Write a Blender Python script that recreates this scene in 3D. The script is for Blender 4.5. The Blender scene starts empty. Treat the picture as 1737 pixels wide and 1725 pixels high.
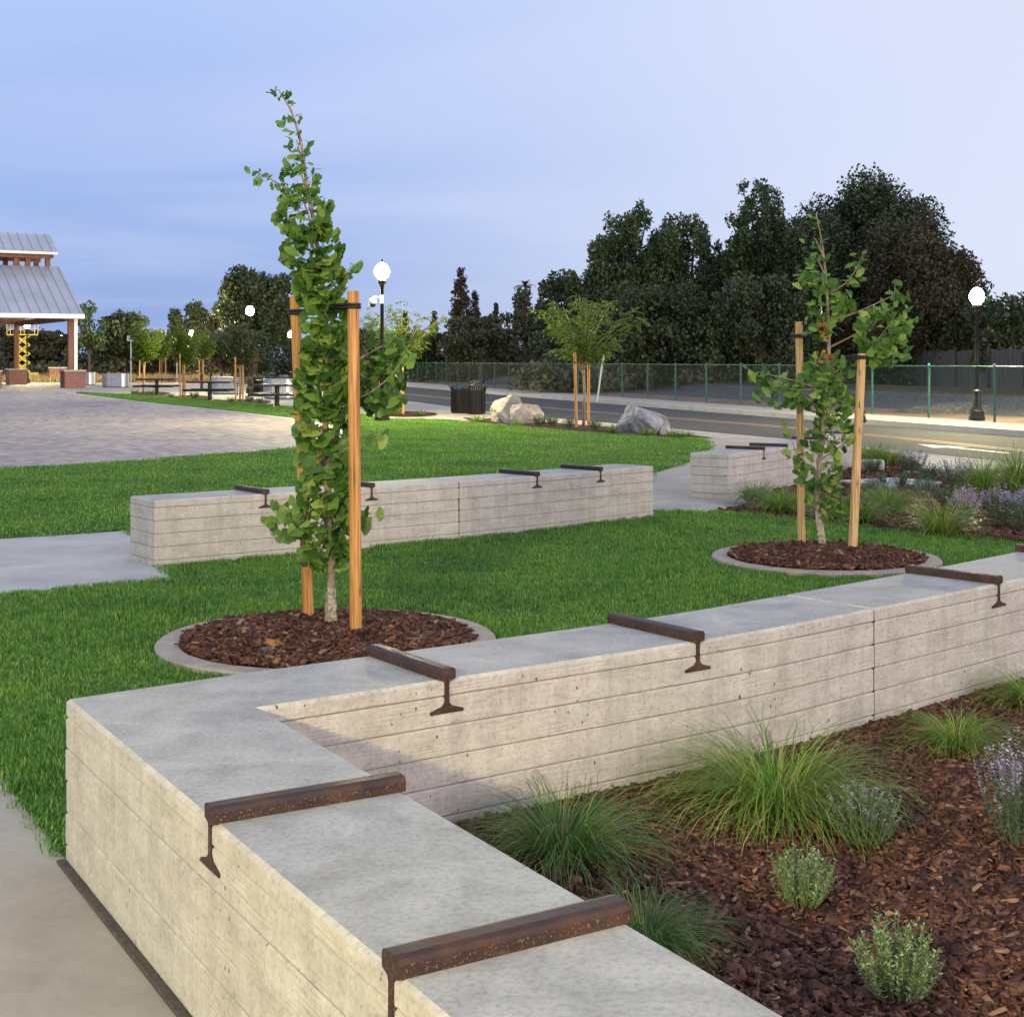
import bpy, bmesh, math, random
import numpy as np
from mathutils import Vector, Matrix
random.seed(7); rng = np.random.default_rng(7)
sc = bpy.context.scene
COL = sc.collection
R = math.radians

# ------------------------------------------------------------------ camera
EYE = 1.6; FPX = 2400.0; HZ = 612.0; CX = 868.5
cam_d = bpy.data.cameras.new('camera'); cam = bpy.data.objects.new('camera', cam_d); COL.objects.link(cam)
cam.location = (0, 0, EYE); cam.rotation_euler = (R(90), 0, 0)
cam_d.sensor_width = 36; cam_d.lens = FPX / 1737 * 36
cam_d.shift_y = (HZ - 862.5) / 1737
cam_d.clip_start = 0.05; cam_d.clip_end = 6000
sc.camera = cam

# ------------------------------------------------------------------ sky, sun, exposure
SUN_EL, SUN_AZ = R(13), R(142)     # after-glow low behind the camera, to the right
world = bpy.data.worlds.new('World'); sc.world = world; world.use_nodes = True
def N_(n, t, a, b):
    x = n.new(t); x.inputs[1].default_value = a; x.inputs[2].default_value = b; return x
def build_world():
    nt = world.node_tree; n = nt.nodes; l = nt.links; n.clear()
    out = n.new('ShaderNodeOutputWorld'); bg = n.new('ShaderNodeBackground')
    sky = n.new('ShaderNodeTexSky'); sky.sky_type = 'NISHITA'; sky.sun_disc = False
    sky.sun_elevation = SUN_EL; sky.sun_rotation = SUN_AZ; sky.altitude = 50
    sky.air_density = 1.0; sky.dust_density = 0.6; sky.ozone_density = 3.0
    # thin dusk overcast: pale lilac veil and streaky cloud over the clear sky
    tc = n.new('ShaderNodeTexCoord'); sep = n.new('ShaderNodeSeparateXYZ'); l.new(tc.outputs['Generated'], sep.inputs[0])
    add = n.new('ShaderNodeMath'); add.operation = 'ADD'; add.inputs[1].default_value = 0.12; 
    ab = n.new('ShaderNodeMath'); ab.operation = 'ABSOLUTE'; l.new(sep.outputs['Z'], ab.inputs[0]); l.new(ab.outputs[0], add.inputs[0])
    dx = n.new('ShaderNodeMath'); dx.operation = 'DIVIDE'; l.new(sep.outputs['X'], dx.inputs[0]); l.new(add.outputs[0], dx.inputs[1])
    dy = n.new('ShaderNodeMath'); dy.operation = 'DIVIDE'; l.new(sep.outputs['Y'], dy.inputs[0]); l.new(add.outputs[0], dy.inputs[1])
    cmb = n.new('ShaderNodeCombineXYZ'); l.new(dx.outputs[0], cmb.inputs[0]); l.new(dy.outputs[0], cmb.inputs[1])
    mp = n.new('ShaderNodeMapping'); mp.inputs['Rotation'].default_value = (0, 0, R(62)); mp.inputs['Scale'].default_value = (0.55, 0.95, 1)
    l.new(cmb.outputs[0], mp.inputs[0])
    nz = n.new('ShaderNodeTexNoise'); nz.inputs['Scale'].default_value = 1.1; nz.inputs['Detail'].default_value = 9; nz.inputs['Roughness'].default_value = 0.52; nz.inputs['Distortion'].default_value = 0.5
    l.new(mp.outputs[0], nz.inputs['Vector'])
    rp = n.new('ShaderNodeValToRGB'); rp.color_ramp.elements[0].position = 0.40; rp.color_ramp.elements[1].position = 0.78
    l.new(nz.outputs['Fac'], rp.inputs[0])
    k = n.new('ShaderNodeMix'); k.data_type = 'RGBA'; k.blend_type = 'MULTIPLY'; k.inputs[0].default_value = 1
    k.inputs[7].default_value = (SKYK[0], SKYK[1], SKYK[2], 1); l.new(sky.outputs[0], k.inputs[6])
    # the veil: deeper blue low and away from the sunset, pale lilac towards the after-glow on the right
    mz = N_(n, 'ShaderNodeMapRange', 0.0, 0.26); l.new(sep.outputs['Z'], mz.inputs[0])
    v1 = n.new('ShaderNodeMix'); v1.data_type = 'RGBA'; l.new(mz.outputs[0], v1.inputs[0]); v1.inputs[6].default_value = V_LOW; v1.inputs[7].default_value = V_UP
    gx = n.new('ShaderNodeVectorMath'); gx.operation = 'DOT_PRODUCT'; gx.inputs[1].default_value = (0.79, 0.25, 0); l.new(tc.outputs['Generated'], gx.inputs[0])
    mx = N_(n, 'ShaderNodeMapRange', 0.0, 0.58); mx.interpolation_type = 'SMOOTHSTEP'; l.new(gx.outputs['Value'], mx.inputs[0])
    v2 = n.new('ShaderNodeMix'); v2.data_type = 'RGBA'; l.new(mx.outputs[0], v2.inputs[0]); l.new(v1.outputs[2], v2.inputs[6]); v2.inputs[7].default_value = V_GLOW
    veil = n.new('ShaderNodeMix'); veil.data_type = 'RGBA'; veil.inputs[0].default_value = 0.86
    l.new(k.outputs[2], veil.inputs[6]); l.new(v2.outputs[2], veil.inputs[7])
    cl = n.new('ShaderNodeMix'); cl.data_type = 'RGBA'; l.new(veil.outputs[2], cl.inputs[6]); cl.inputs[7].default_value = CLOUD
    cm = n.new('ShaderNodeMath'); cm.operation = 'MULTIPLY'; cm.inputs[1].default_value = 0.4; l.new(rp.outputs[0], cm.inputs[0]); l.new(cm.outputs[0], cl.inputs[0])
    l.new(cl.outputs[2], bg.inputs[0]); bg.inputs[1].default_value = 0.1
    l.new(bg.outputs[0], out.inputs[0])
# colours are for Background strength 0.1, so ten times the radiance seen
SKYK = (0.9, 0.85, 1.0); V_LOW = (1.85, 2.95, 6.1, 1); V_UP = (4.2, 5.3, 8.3, 1); V_GLOW = (6.7, 7.1, 8.5, 1); CLOUD = (6.0, 6.3, 8.3, 1)
build_world()
sd = bpy.data.lights.new('sun', 'SUN'); sd.energy = 1.5; sd.angle = R(40); sd.color = (1.0, 0.81, 0.73)
sun = bpy.data.objects.new('sun', sd); COL.objects.link(sun)
# direction towards the sun: azimuth measured clockwise from +Y
_sv = Vector((math.sin(SUN_AZ) * math.cos(SUN_EL), math.cos(SUN_AZ) * math.cos(SUN_EL), math.sin(SUN_EL)))
sun.rotation_euler = _sv.to_track_quat('Z', 'Y').to_euler(); sun.location = (6, -12, 9)
sc.view_settings.view_transform = 'Standard'; sc.view_settings.look = 'None'
sc.view_settings.exposure = 0.3; sc.view_settings.gamma = 1.0; sc.view_settings.use_curve_mapping = False
sc.render.engine = 'CYCLES'
sc.cycles.sample_clamp_indirect = 4.0
LAMP_L = 2100.0                        # radiance of the lit lamp globes
LAMP_C = (1.0, 0.86, 0.42)

# ------------------------------------------------------------------ helpers
def gp(px, py, z=0.0):
    """ground position (metres) of a point surveyed in the photograph, at height z"""
    d = FPX * (EYE - z) / (py - HZ)
    return ((px - CX) * d / FPX, d)
def tag(o, label=None, cat=None, group=None, kind=None):
    if label: o['label'] = label
    if cat: o['category'] = cat
    if group: o['group'] = group
    if kind: o['kind'] = kind
    return o
def empty(name, loc, label, cat, group=None, rz=0.0):
    o = bpy.data.objects.new(name, None); COL.objects.link(o); o.location = loc; o.rotation_euler = (0, 0, rz)
    o.empty_display_size = 0.2
    return tag(o, label, cat, group)
def link_mesh(name, me, mats, parent=None, loc=(0, 0, 0), smooth=False):
    o = bpy.data.objects.new(name, me); COL.objects.link(o); o.location = loc
    for m in (mats if isinstance(mats, (list, tuple)) else [mats]): me.materials.append(m)
    if smooth:
        me.polygons.foreach_set('use_smooth', [True] * len(me.polygons))
    if parent: o.parent = parent
    return o
def copy_tree(o, parent=None):
    c = o.copy(); COL.objects.link(c); c.parent = parent
    for ch in list(o.children): copy_tree(ch, c)
    return c
def np_mesh(name, V, F):
    """mesh from numpy arrays; F is (n,k)"""
    me = bpy.data.meshes.new(name); V = np.asarray(V, np.float32); F = np.asarray(F, np.int32); k = F.shape[1]
    me.vertices.add(len(V)); me.vertices.foreach_set('co', V.ravel())
    me.loops.add(F.size); me.loops.foreach_set('vertex_index', F.ravel())
    me.polygons.add(len(F)); me.polygons.foreach_set('loop_start', np.arange(0, F.size, k, dtype=np.int32))
    me.polygons.foreach_set('loop_total', np.full(len(F), k, np.int32))
    me.update(calc_edges=True); me.validate(); return me
def catmull(P, n=8):
    P = [np.array(p, float) for p in P]; out = []
    E = [2 * P[0] - P[1]] + P + [2 * P[-1] - P[-2]]
    for i in range(1, len(E) - 2):
        p0, p1, p2, p3 = E[i-1], E[i], E[i+1], E[i+2]
        for k in range(n):
            t = k / n
            out.append(0.5 * (2*p1 + (p2-p0)*t + (2*p0-5*p1+4*p2-p3)*t*t + (3*p1-p0-3*p2+p3)*t**3))
    out.append(P[-1]); return out
def offset_poly(P, d):
    """inward mitre offset of a closed counter-clockwise polygon"""
    n = len(P); out = []
    for i in range(n):
        a, b, c = np.array(P[i-1]), np.array(P[i]), np.array(P[(i+1) % n])
        u = (b-a)/np.linalg.norm(b-a); v = (c-b)/np.linalg.norm(c-b)
        n1 = np.array((-u[1], u[0])); n2 = np.array((-v[1], v[0])); m = n1+n2; m = m/max(1e-6, np.linalg.norm(m))
        out.append(tuple(b + m * d / max(0.3, m @ n1)))
    return out
def area2(P): return sum(P[i-1][0]*P[i][1]-P[i][0]*P[i-1][1] for i in range(len(P)))
def ccw(P): return list(P) if area2(P) > 0 else list(P)[::-1]
def inside(P, x, y):
    P = np.asarray(P); r = np.zeros(len(x), bool); j = len(P)-1
    for i in range(len(P)):
        xi, yi = P[i]; xj, yj = P[j]
        c = ((yi > y) != (yj > y)) & (x < (xj-xi)*(y-yi)/(yj-yi+1e-12)+xi)
        r ^= c; j = i
    return r
class MB:
    def __init__(s): s.v = []; s.f = []; s.m = []; s.uv = []
    def face(s, pts, m=0, uv=None):
        i = len(s.v); s.v += [tuple(p) for p in pts]; s.f.append(tuple(range(i, i+len(pts)))); s.m.append(m); s.uv.append(uv); return s
    def box(s, c, d, rz=0.0, m=0, tilt=None):
        hx, hy, hz = d[0]/2, d[1]/2, d[2]/2; M = Matrix.Rotation(rz, 3, 'Z')
        if tilt: M = M @ tilt
        P = [Vector(c) + M @ Vector((x*hx, y*hy, z*hz)) for x in (-1, 1) for y in (-1, 1) for z in (-1, 1)]
        i = len(s.v); s.v += [tuple(p) for p in P]
        for q in ((0,1,3,2), (4,6,7,5), (0,4,5,1), (2,3,7,6), (0,2,6,4), (1,5,7,3)):
            s.f.append(tuple(i+k for k in q)); s.m.append(m); s.uv.append(None)
        return s
    def tube(s, pts, rad, n=8, m=0, cap=True):
        pts = [Vector(p) for p in pts]; rad = rad if isinstance(rad, (list, tuple)) else [rad]*len(pts); rings = []
        for k, p in enumerate(pts):
            t = (pts[min(k+1, len(pts)-1)] - pts[max(k-1, 0)]).normalized()
            a = Vector((1, 0, 0)) if abs(t.x) < 0.8 else Vector((0, 1, 0)); u = t.cross(a).normalized(); w = t.cross(u)
            i = len(s.v); s.v += [tuple(p + (u*math.cos(2*math.pi*q/n) + w*math.sin(2*math.pi*q/n))*rad[k]) for q in range(n)]; rings.append(i)
        for a, b in zip(rings, rings[1:]):
            for q in range(n):
                s.f.append((a+q, b+q, b+(q+1) % n, a+(q+1) % n)); s.m.append(m); s.uv.append(None)
        if cap:
            s.f.append(tuple(rings[0]+q for q in range(n))); s.m.append(m); s.uv.append(None)
            s.f.append(tuple(rings[-1]+q for q in reversed(range(n)))); s.m.append(m); s.uv.append(None)
        return s
    def lathe(s, prof, c=(0, 0, 0), n=16, m=0, sx=1.0, sy=1.0):
        rings = []
        for r, z in prof:
            i = len(s.v); s.v += [(c[0]+sx*r*math.cos(2*math.pi*q/n), c[1]+sy*r*math.sin(2*math.pi*q/n), c[2]+z) for q in range(n)]; rings.append(i)
        for a, b in zip(rings, rings[1:]):
            for q in range(n):
                s.f.append((a+q, a+(q+1) % n, b+(q+1) % n, b+q)); s.m.append(m); s.uv.append(None)
        s.f.append(tuple(rings[0]+q for q in reversed(range(n)))); s.m.append(m); s.uv.append(None)
        s.f.append(tuple(rings[-1]+q for q in range(n))); s.m.append(m); s.uv.append(None)
        return s
    def prism(s, P, z0, z1, ch=0.0, mside=0, mtop=0):
        """closed prism on a counter-clockwise footprint, uv = (length along, height) on the sides"""
        P = ccw(P); n = len(P); L = [0.0]
        for i in range(n): L.append(L[-1] + math.dist(P[i], P[(i+1) % n]))
        zc = z1-ch; Q = offset_poly(P, ch) if ch else P
        for i in range(n):
            j = (i+1) % n; a, b = P[i], P[j]
            s.face([(*a, z0), (*b, z0), (*b, zc), (*a, zc)], mside, [(L[i], z0), (L[i+1], z0), (L[i+1], zc), (L[i], zc)])
            if ch: s.face([(*a, zc), (*b, zc), (*Q[j], z1), (*Q[i], z1)], mside, [(L[i], zc), (L[i+1], zc), (L[i+1], z1), (L[i], z1)])
        s.face([(*q, z1) for q in Q], mtop, [tuple(q) for q in Q])
        s.face([(*q, z0) for q in reversed(P)], mside, [tuple(q) for q in reversed(P)])
        return s
    def build(s, name, mats, parent=None, org=(0, 0, 0), smooth=False, weld=False):
        me = bpy.data.meshes.new(name); o3 = org
        me.from_pydata([(x-o3[0], y-o3[1], z-o3[2]) for x, y, z in s.v], [], s.f)
        for p, m in zip(me.polygons, s.m): p.material_index = m
        if any(u for u in s.uv):
            ul = me.uv_layers.new(name='UVMap')
            for p, u in zip(me.polygons, s.uv):
                if u:
                    for k, li in enumerate(p.loop_indices): ul.data[li].uv = u[k]
        if weld:
            bm = bmesh.new(); bm.from_mesh(me); bmesh.ops.remove_doubles(bm, verts=bm.verts, dist=1e-5); bm.to_mesh(me); bm.free()
        me.update()
        return link_mesh(name, me, mats, parent, smooth=smooth)
def one(mb, name, mats, loc, label, cat, group=None, kind=None, smooth=False):
    """a thing that is one mesh, origin at its base"""
    o = mb.build(name, mats, None, loc, smooth); o.location = loc
    return tag(o, label, cat, group, kind)

# ------------------------------------------------------------------ materials
def nmat(name):
    m = bpy.data.materials.new(name); m.use_nodes = True; nt = m.node_tree
    return m, nt.nodes, nt.links, nt.nodes['Principled BSDF']
def N(n, t, **kw):
    x = n.new(t)
    for k, v in kw.items():
        if k in x.inputs: x.inputs[k].default_value = v
        else: setattr(x, k, v)
    return x
def ramp(n, l, src, stops):
    r = n.new('ShaderNodeValToRGB'); e = r.color_ramp.elements
    while len(e) < len(stops): e.new(0.5)
    for q, (p, c) in zip(e, stops): q.position = p; q.color = (*c, 1) if len(c) == 3 else c
    l.new(src, r.inputs[0]); return r
def rough_mat(name, stops, scale=4.0, rough=0.8, bump=0.3, bscale=60.0, bdist=0.004, metal=0.0, stretch=(1, 1, 1), coord='Object', detail=6, spec=0.5):
    m, n, l, b = nmat(name)
    tc = n.new('ShaderNodeTexCoord'); mp = N(n, 'ShaderNodeMapping'); mp.inputs['Scale'].default_value = stretch
    l.new(tc.outputs[coord], mp.inputs[0])
    z = N(n, 'ShaderNodeTexNoise', Scale=scale, Detail=detail, Roughness=0.6); l.new(mp.outputs[0], z.inputs['Vector'])
    r = ramp(n, l, z.outputs['Fac'], stops); l.new(r.outputs[0], b.inputs['Base Color'])
    b.inputs['Roughness'].default_value = rough; b.inputs['Metallic'].default_value = metal; b.inputs['Specular IOR Level'].default_value = spec
    if bump:
        z2 = N(n, 'ShaderNodeTexNoise', Scale=bscale, Detail=5, Roughness=0.65); l.new(mp.outputs[0], z2.inputs['Vector'])
        bp = N(n, 'ShaderNodeBump', Strength=bump, Distance=bdist); l.new(z2.outputs['Fac'], bp.inputs['Height']); l.new(bp.outputs[0], b.inputs['Normal'])
    return m
def leaf_mat(name, stops, trans=0.35, rough=0.5, objrand=False, spec=0.35):
    m, n, l, b = nmat(name)
    if objrand: src = n.new('ShaderNodeObjectInfo').outputs['Random']
    else: src = n.new('ShaderNodeNewGeometry').outputs['Random Per Island']
    r = ramp(n, l, src, stops); l.new(r.outputs[0], b.inputs['Base Color']); b.inputs['Roughness'].default_value = rough
    b.inputs['Specular IOR Level'].default_value = spec
    if trans:
        t = n.new('ShaderNodeBsdfTranslucent'); l.new(r.outputs[0], t.inputs['Color'])
        mx = N(n, 'ShaderNodeMixShader'); mx.inputs[0].default_value = trans
        l.new(b.outputs[0], mx.inputs[1]); l.new(t.outputs[0], mx.inputs[2]); l.new(mx.outputs[0], n['Material Output'].inputs[0])
    return m
def flat_mat(name, c, rough=0.5, metal=0.0, spec=0.5):
    m, n, l, b = nmat(name); b.inputs['Base Color'].default_value = (*c, 1); b.inputs['Roughness'].default_value = rough
    b.inputs['Metallic'].default_value = metal; b.inputs['Specular IOR Level'].default_value = spec; return m
def concrete_side():
    """board-formed face: grain of the boards along u, streaks, bug holes"""
    m, n, l, b = nmat('board_formed_concrete'); uv = n.new('ShaderNodeUVMap'); uv.uv_map = 'UVMap'
    ob = n.new('ShaderNodeTexCoord')
    m1 = N(n, 'ShaderNodeMapping'); m1.inputs['Scale'].default_value = (2.4, 5.5, 1); l.new(uv.outputs[0], m1.inputs[0])
    big = N(n, 'ShaderNodeTexNoise', Scale=1.9, Detail=12, Roughness=0.72); l.new(m1.outputs[0], big.inputs['Vector'])
    c = ramp(n, l, big.outputs['Fac'], [(0.30, (0.40, 0.37, 0.33)), (0.5, (0.52, 0.485, 0.43)), (0.70, (0.62, 0.585, 0.525))])
    m3 = N(n, 'ShaderNodeMapping'); m3.inputs['Scale'].default_value = (7, 0.9, 1); l.new(uv.outputs[0], m3.inputs[0])
    st = N(n, 'ShaderNodeTexNoise', Scale=2.0, Detail=5, Roughness=0.6); l.new(m3.outputs[0], st.inputs['Vector'])
    sr = ramp(n, l, st.outputs['Fac'], [(0.35, (0.80, 0.79, 0.78)), (0.6, (1, 1, 1))])
    mul = N(n, 'ShaderNodeMix', data_type='RGBA', blend_type='MULTIPLY'); mul.inputs[0].default_value = 0.8
    l.new(c.outputs[0], mul.inputs[6]); l.new(sr.outputs[0], mul.inputs[7])
    sp_ = N(n, 'ShaderNodeTexNoise', Scale=55.0, Detail=6, Roughness=0.75); l.new(uv.outputs[0], sp_.inputs['Vector'])
    spr = ramp(n, l, sp_.outputs['Fac'], [(0.34, (0.66, 0.64, 0.62)), (0.47, (1, 1, 1)), (0.66, (1.10, 1.09, 1.07))])
    mul2 = N(n, 'ShaderNodeMix', data_type='RGBA', blend_type='MULTIPLY'); mul2.inputs[0].default_value = 0.9; l.new(mul.outputs[2], mul2.inputs[6]); l.new(spr.outputs[0], mul2.inputs[7]); mul = mul2
    # bug holes
    m4 = N(n, 'ShaderNodeMapping'); m4.inputs['Scale'].default_value = (1.0, 0.62, 1); l.new(uv.outputs[0], m4.inputs[0])
    vo = N(n, 'ShaderNodeTexVoronoi', Scale=34.0); l.new(m4.outputs[0], vo.inputs['Vector'])
    wn = N(n, 'ShaderNodeTexNoise', Scale=2.2, Detail=2); l.new(uv.outputs[0], wn.inputs['Vector'])
    th = N(n, 'ShaderNodeMath', operation='MULTIPLY_ADD'); l.new(wn.outputs['Fac'], th.inputs[0]); th.inputs[1].default_value = 0.75; th.inputs[2].default_value = -0.30
    ho = N(n, 'ShaderNodeMath', operation='LESS_THAN'); l.new(vo.outputs['Distance'], ho.inputs[0]); l.new(th.outputs[0], ho.inputs[1])
    vr = N(n, 'ShaderNodeMath', operation='GREATER_THAN'); sepc = n.new('ShaderNodeSeparateColor'); l.new(vo.outputs['Color'], sepc.inputs[0]); l.new(sepc.outputs[0], vr.inputs[0]); vr.inputs[1].default_value = 0.62
    hh = N(n, 'ShaderNodeMath', operation='MULTIPLY'); l.new(ho.outputs[0], hh.inputs[0]); l.new(vr.outputs[0], hh.inputs[1])
    fin = N(n, 'ShaderNodeMix', data_type='RGBA'); l.new(hh.outputs[0], fin.inputs[0]); l.new(mul.outputs[2], fin.inputs[6]); fin.inputs[7].default_value = (0.10, 0.085, 0.07, 1)
    l.new(fin.outputs[2], b.inputs['Base Color']); b.inputs['Roughness'].default_value = 0.85; b.inputs['Specular IOR Level'].default_value = 0.25
    # wood grain relief
    m2 = N(n, 'ShaderNodeMapping'); m2.inputs['Scale'].default_value = (0.8, 9.8, 1); l.new(uv.outputs[0], m2.inputs[0])
    dn = N(n, 'ShaderNodeTexNoise', Scale=1.3, Detail=2); l.new(m2.outputs[0], dn.inputs['Vector'])
    gw = N(n, 'ShaderNodeTexWave', Scale=1.9, Distortion=16.0, Detail=3.0); gw.bands_direction = 'Y'; gw.inputs['Detail Scale'].default_value = 0.8
    l.new(m2.outputs[0], gw.inputs['Vector'])
    fn = N(n, 'ShaderNodeTexNoise', Scale=60.0, Detail=8, Roughness=0.78); l.new(ob.outputs['Object'], fn.inputs['Vector'])
    s1 = N(n, 'ShaderNodeMath', operation='MULTIPLY_ADD'); l.new(gw.outputs['Fac'], s1.inputs[0]); gm = N(n, 'ShaderNodeTexNoise', Scale=2.4, Detail=2); l.new(m1.outputs[0], gm.inputs['Vector']); gr = ramp(n, l, gm.outputs['Fac'], [(0.44, (0, 0, 0)), (0.66, (0.34, 0.34, 0.34))]); l.new(gr.outputs[0], s1.inputs[1]); l.new(fn.outputs['Fac'], s1.inputs[2])
    s2 = N(n, 'ShaderNodeMath', operation='SUBTRACT'); l.new(s1.outputs[0], s2.inputs[0]); l.new(hh.outputs[0], s2.inputs[1])
    bp = N(n, 'ShaderNodeBump', Strength=0.8, Distance=0.005); l.new(s2.outputs[0], bp.inputs['Height']); l.new(bp.outputs[0], b.inputs['Normal'])
    return m
def concrete_flat(name, lo, mid, hi, scale=2.2, rough=0.6, speck=0.6):
    m, n, l, b = nmat(name); ob = n.new('ShaderNodeTexCoord')
    a = N(n, 'ShaderNodeTexNoise', Scale=scale, Detail=9, Roughness=0.66, Distortion=0.4); l.new(ob.outputs['Object'], a.inputs['Vector'])
    c = ramp(n, l, a.outputs['Fac'], [(0.3, lo), (0.5, mid), (0.7, hi)])
    f = N(n, 'ShaderNodeTexNoise', Scale=scale*16, Detail=6, Roughness=0.7); l.new(ob.outputs['Object'], f.inputs['Vector'])
    fr = ramp(n, l, f.outputs['Fac'], [(0.36, (0.60, 0.60, 0.61)), (0.52, (1, 1, 1)), (0.68, (1.1, 1.1, 1.08))])
    mu = N(n, 'ShaderNodeMix', data_type='RGBA', blend_type='MULTIPLY'); mu.inputs[0].default_value = speck; l.new(c.outputs[0], mu.inputs[6]); l.new(fr.outputs[0], mu.inputs[7])
    l.new(mu.outputs[2], b.inputs['Base Color']); b.inputs['Specular IOR Level'].default_value = 0.35
    rr = ramp(n, l, a.outputs['Fac'], [(0.3, (rough-0.12,)*3), (0.7, (rough+0.12,)*3)]); l.new(rr.outputs[0], b.inputs['Roughness'])
    g = N(n, 'ShaderNodeTexNoise', Scale=180.0, Detail=4); l.new(ob.outputs['Object'], g.inputs['Vector'])
    bp = N(n, 'ShaderNodeBump', Strength=0.25, Distance=0.002); l.new(g.outputs['Fac'], bp.inputs['Height']); l.new(bp.outputs[0], b.inputs['Normal'])
    return m
def paver_mat():
    m, n, l, b = nmat('pavers'); ob = n.new('ShaderNodeTexCoord'); mp = N(n, 'ShaderNodeMapping'); mp.inputs['Rotation'].default_value = (0, 0, R(38)); l.new(ob.outputs['Object'], mp.inputs[0])
    br = N(n, 'ShaderNodeTexBrick', Scale=1.0); br.inputs['Brick Width'].default_value = 0.24; br.inputs['Row Height'].default_value = 0.16; br.inputs['Mortar Size'].default_value = 0.006
    br.inputs['Color1'].default_value = (0.0, 0, 0, 1); br.inputs['Color2'].default_value = (1, 1, 1, 1); br.inputs['Mortar'].default_value = (0.5, 0.5, 0.5, 1); br.inputs['Bias'].default_value = 0.0
    l.new(mp.outputs[0], br.inputs['Vector'])
    c = ramp(n, l, br.outputs['Color'], [(0.0, (0.19, 0.178, 0.182)), (0.35, (0.31, 0.28, 0.275)), (0.65, (0.35, 0.29, 0.265)), (1.0, (0.46, 0.42, 0.405))])
    z = N(n, 'ShaderNodeTexNoise', Scale=0.5, Detail=6); l.new(ob.outputs['Object'], z.inputs['Vector'])
    zr = ramp(n, l, z.outputs['Fac'], [(0.3, (0.8, 0.8, 0.82)), (0.7, (1.1, 1.06, 1.04))])
    mu = N(n, 'ShaderNodeMix', data_type='RGBA', blend_type='MULTIPLY'); mu.inputs[0].default_value = 1; l.new(c.outputs[0], mu.inputs[6]); l.new(zr.outputs[0], mu.inputs[7])
    mo = N(n, 'ShaderNodeMix', data_type='RGBA'); l.new(br.outputs['Fac'], mo.inputs[0]); l.new(mu.outputs[2], mo.inputs[6]); mo.inputs[7].default_value = (0.10, 0.09, 0.08, 1)
    l.new(mo.outputs[2], b.inputs['Base Color']); b.inputs['Roughness'].default_value = 0.75
    bp = N(n, 'ShaderNodeBump', Strength=0.5, Distance=0.006, invert=True); l.new(br.outputs['Fac'], bp.inputs['Height']); l.new(bp.outputs[0], b.inputs['Normal'])
    return m
def brick_mat():
    m, n, l, b = nmat('brick'); uv = n.new('ShaderNodeUVMap'); uv.uv_map = 'UVMap'
    br = N(n, 'ShaderNodeTexBrick', Scale=1.0); br.inputs['Brick Width'].default_value = 0.24; br.inputs['Row Height'].default_value = 0.085; br.inputs['Mortar Size'].default_value = 0.010
    br.inputs['Color1'].default_value = (0.30, 0.085, 0.05, 1); br.inputs['Color2'].default_value = (0.17, 0.06, 0.045, 1); br.inputs['Mortar'].default_value = (0.36, 0.29, 0.23, 1)
    l.new(uv.outputs[0], br.inputs['Vector']); l.new(br.outputs['Color'], b.inputs['Base Color']); b.inputs['Roughness'].default_value = 0.85
    bp = N(n, 'ShaderNodeBump', Strength=0.6, Distance=0.01, invert=True); l.new(br.outputs['Fac'], bp.inputs['Height']); l.new(bp.outputs[0], b.inputs['Normal'])
    return m
def wood_mat(name, lo, mid, hi):
    m, n, l, b = nmat(name); ob = n.new('ShaderNodeTexCoord'); mp = N(n, 'ShaderNodeMapping'); mp.inputs['Scale'].default_value = (46, 46, 1.6); l.new(ob.outputs['Object'], mp.inputs[0])
    z = N(n, 'ShaderNodeTexNoise', Scale=1.6, Detail=7, Roughness=0.6, Distortion=0.6); l.new(mp.outputs[0], z.inputs['Vector'])
    c = ramp(n, l, z.outputs['Fac'], [(0.30, tuple(x*0.35 for x in lo)), (0.40, lo), (0.52, mid), (0.72, hi)])
    k = N(n, 'ShaderNodeTexVoronoi', Scale=5.0); mk = N(n, 'ShaderNodeMapping'); mk.inputs['Scale'].default_value = (2, 2, 0.8); l.new(ob.outputs['Object'], mk.inputs[0]); l.new(mk.outputs[0], k.inputs['Vector'])
    kr = ramp(n, l, k.outputs['Distance'], [(0.05, (0.42, 0.26, 0.16)), (0.17, (1, 1, 1))])
    mu = N(n, 'ShaderNodeMix', data_type='RGBA', blend_type='MULTIPLY'); mu.inputs[0].default_value = 0.75; l.new(c.outputs[0], mu.inputs[6]); l.new(kr.outputs[0], mu.inputs[7])
    l.new(mu.outputs[2], b.inputs['Base Color']); b.inputs['Roughness'].default_value = 0.6
    bp = N(n, 'ShaderNodeBump', Strength=0.4, Distance=0.004); l.new(z.outputs['Fac'], bp.inputs['Height']); l.new(bp.outputs[0], b.inputs['Normal'])
    return m
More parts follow.
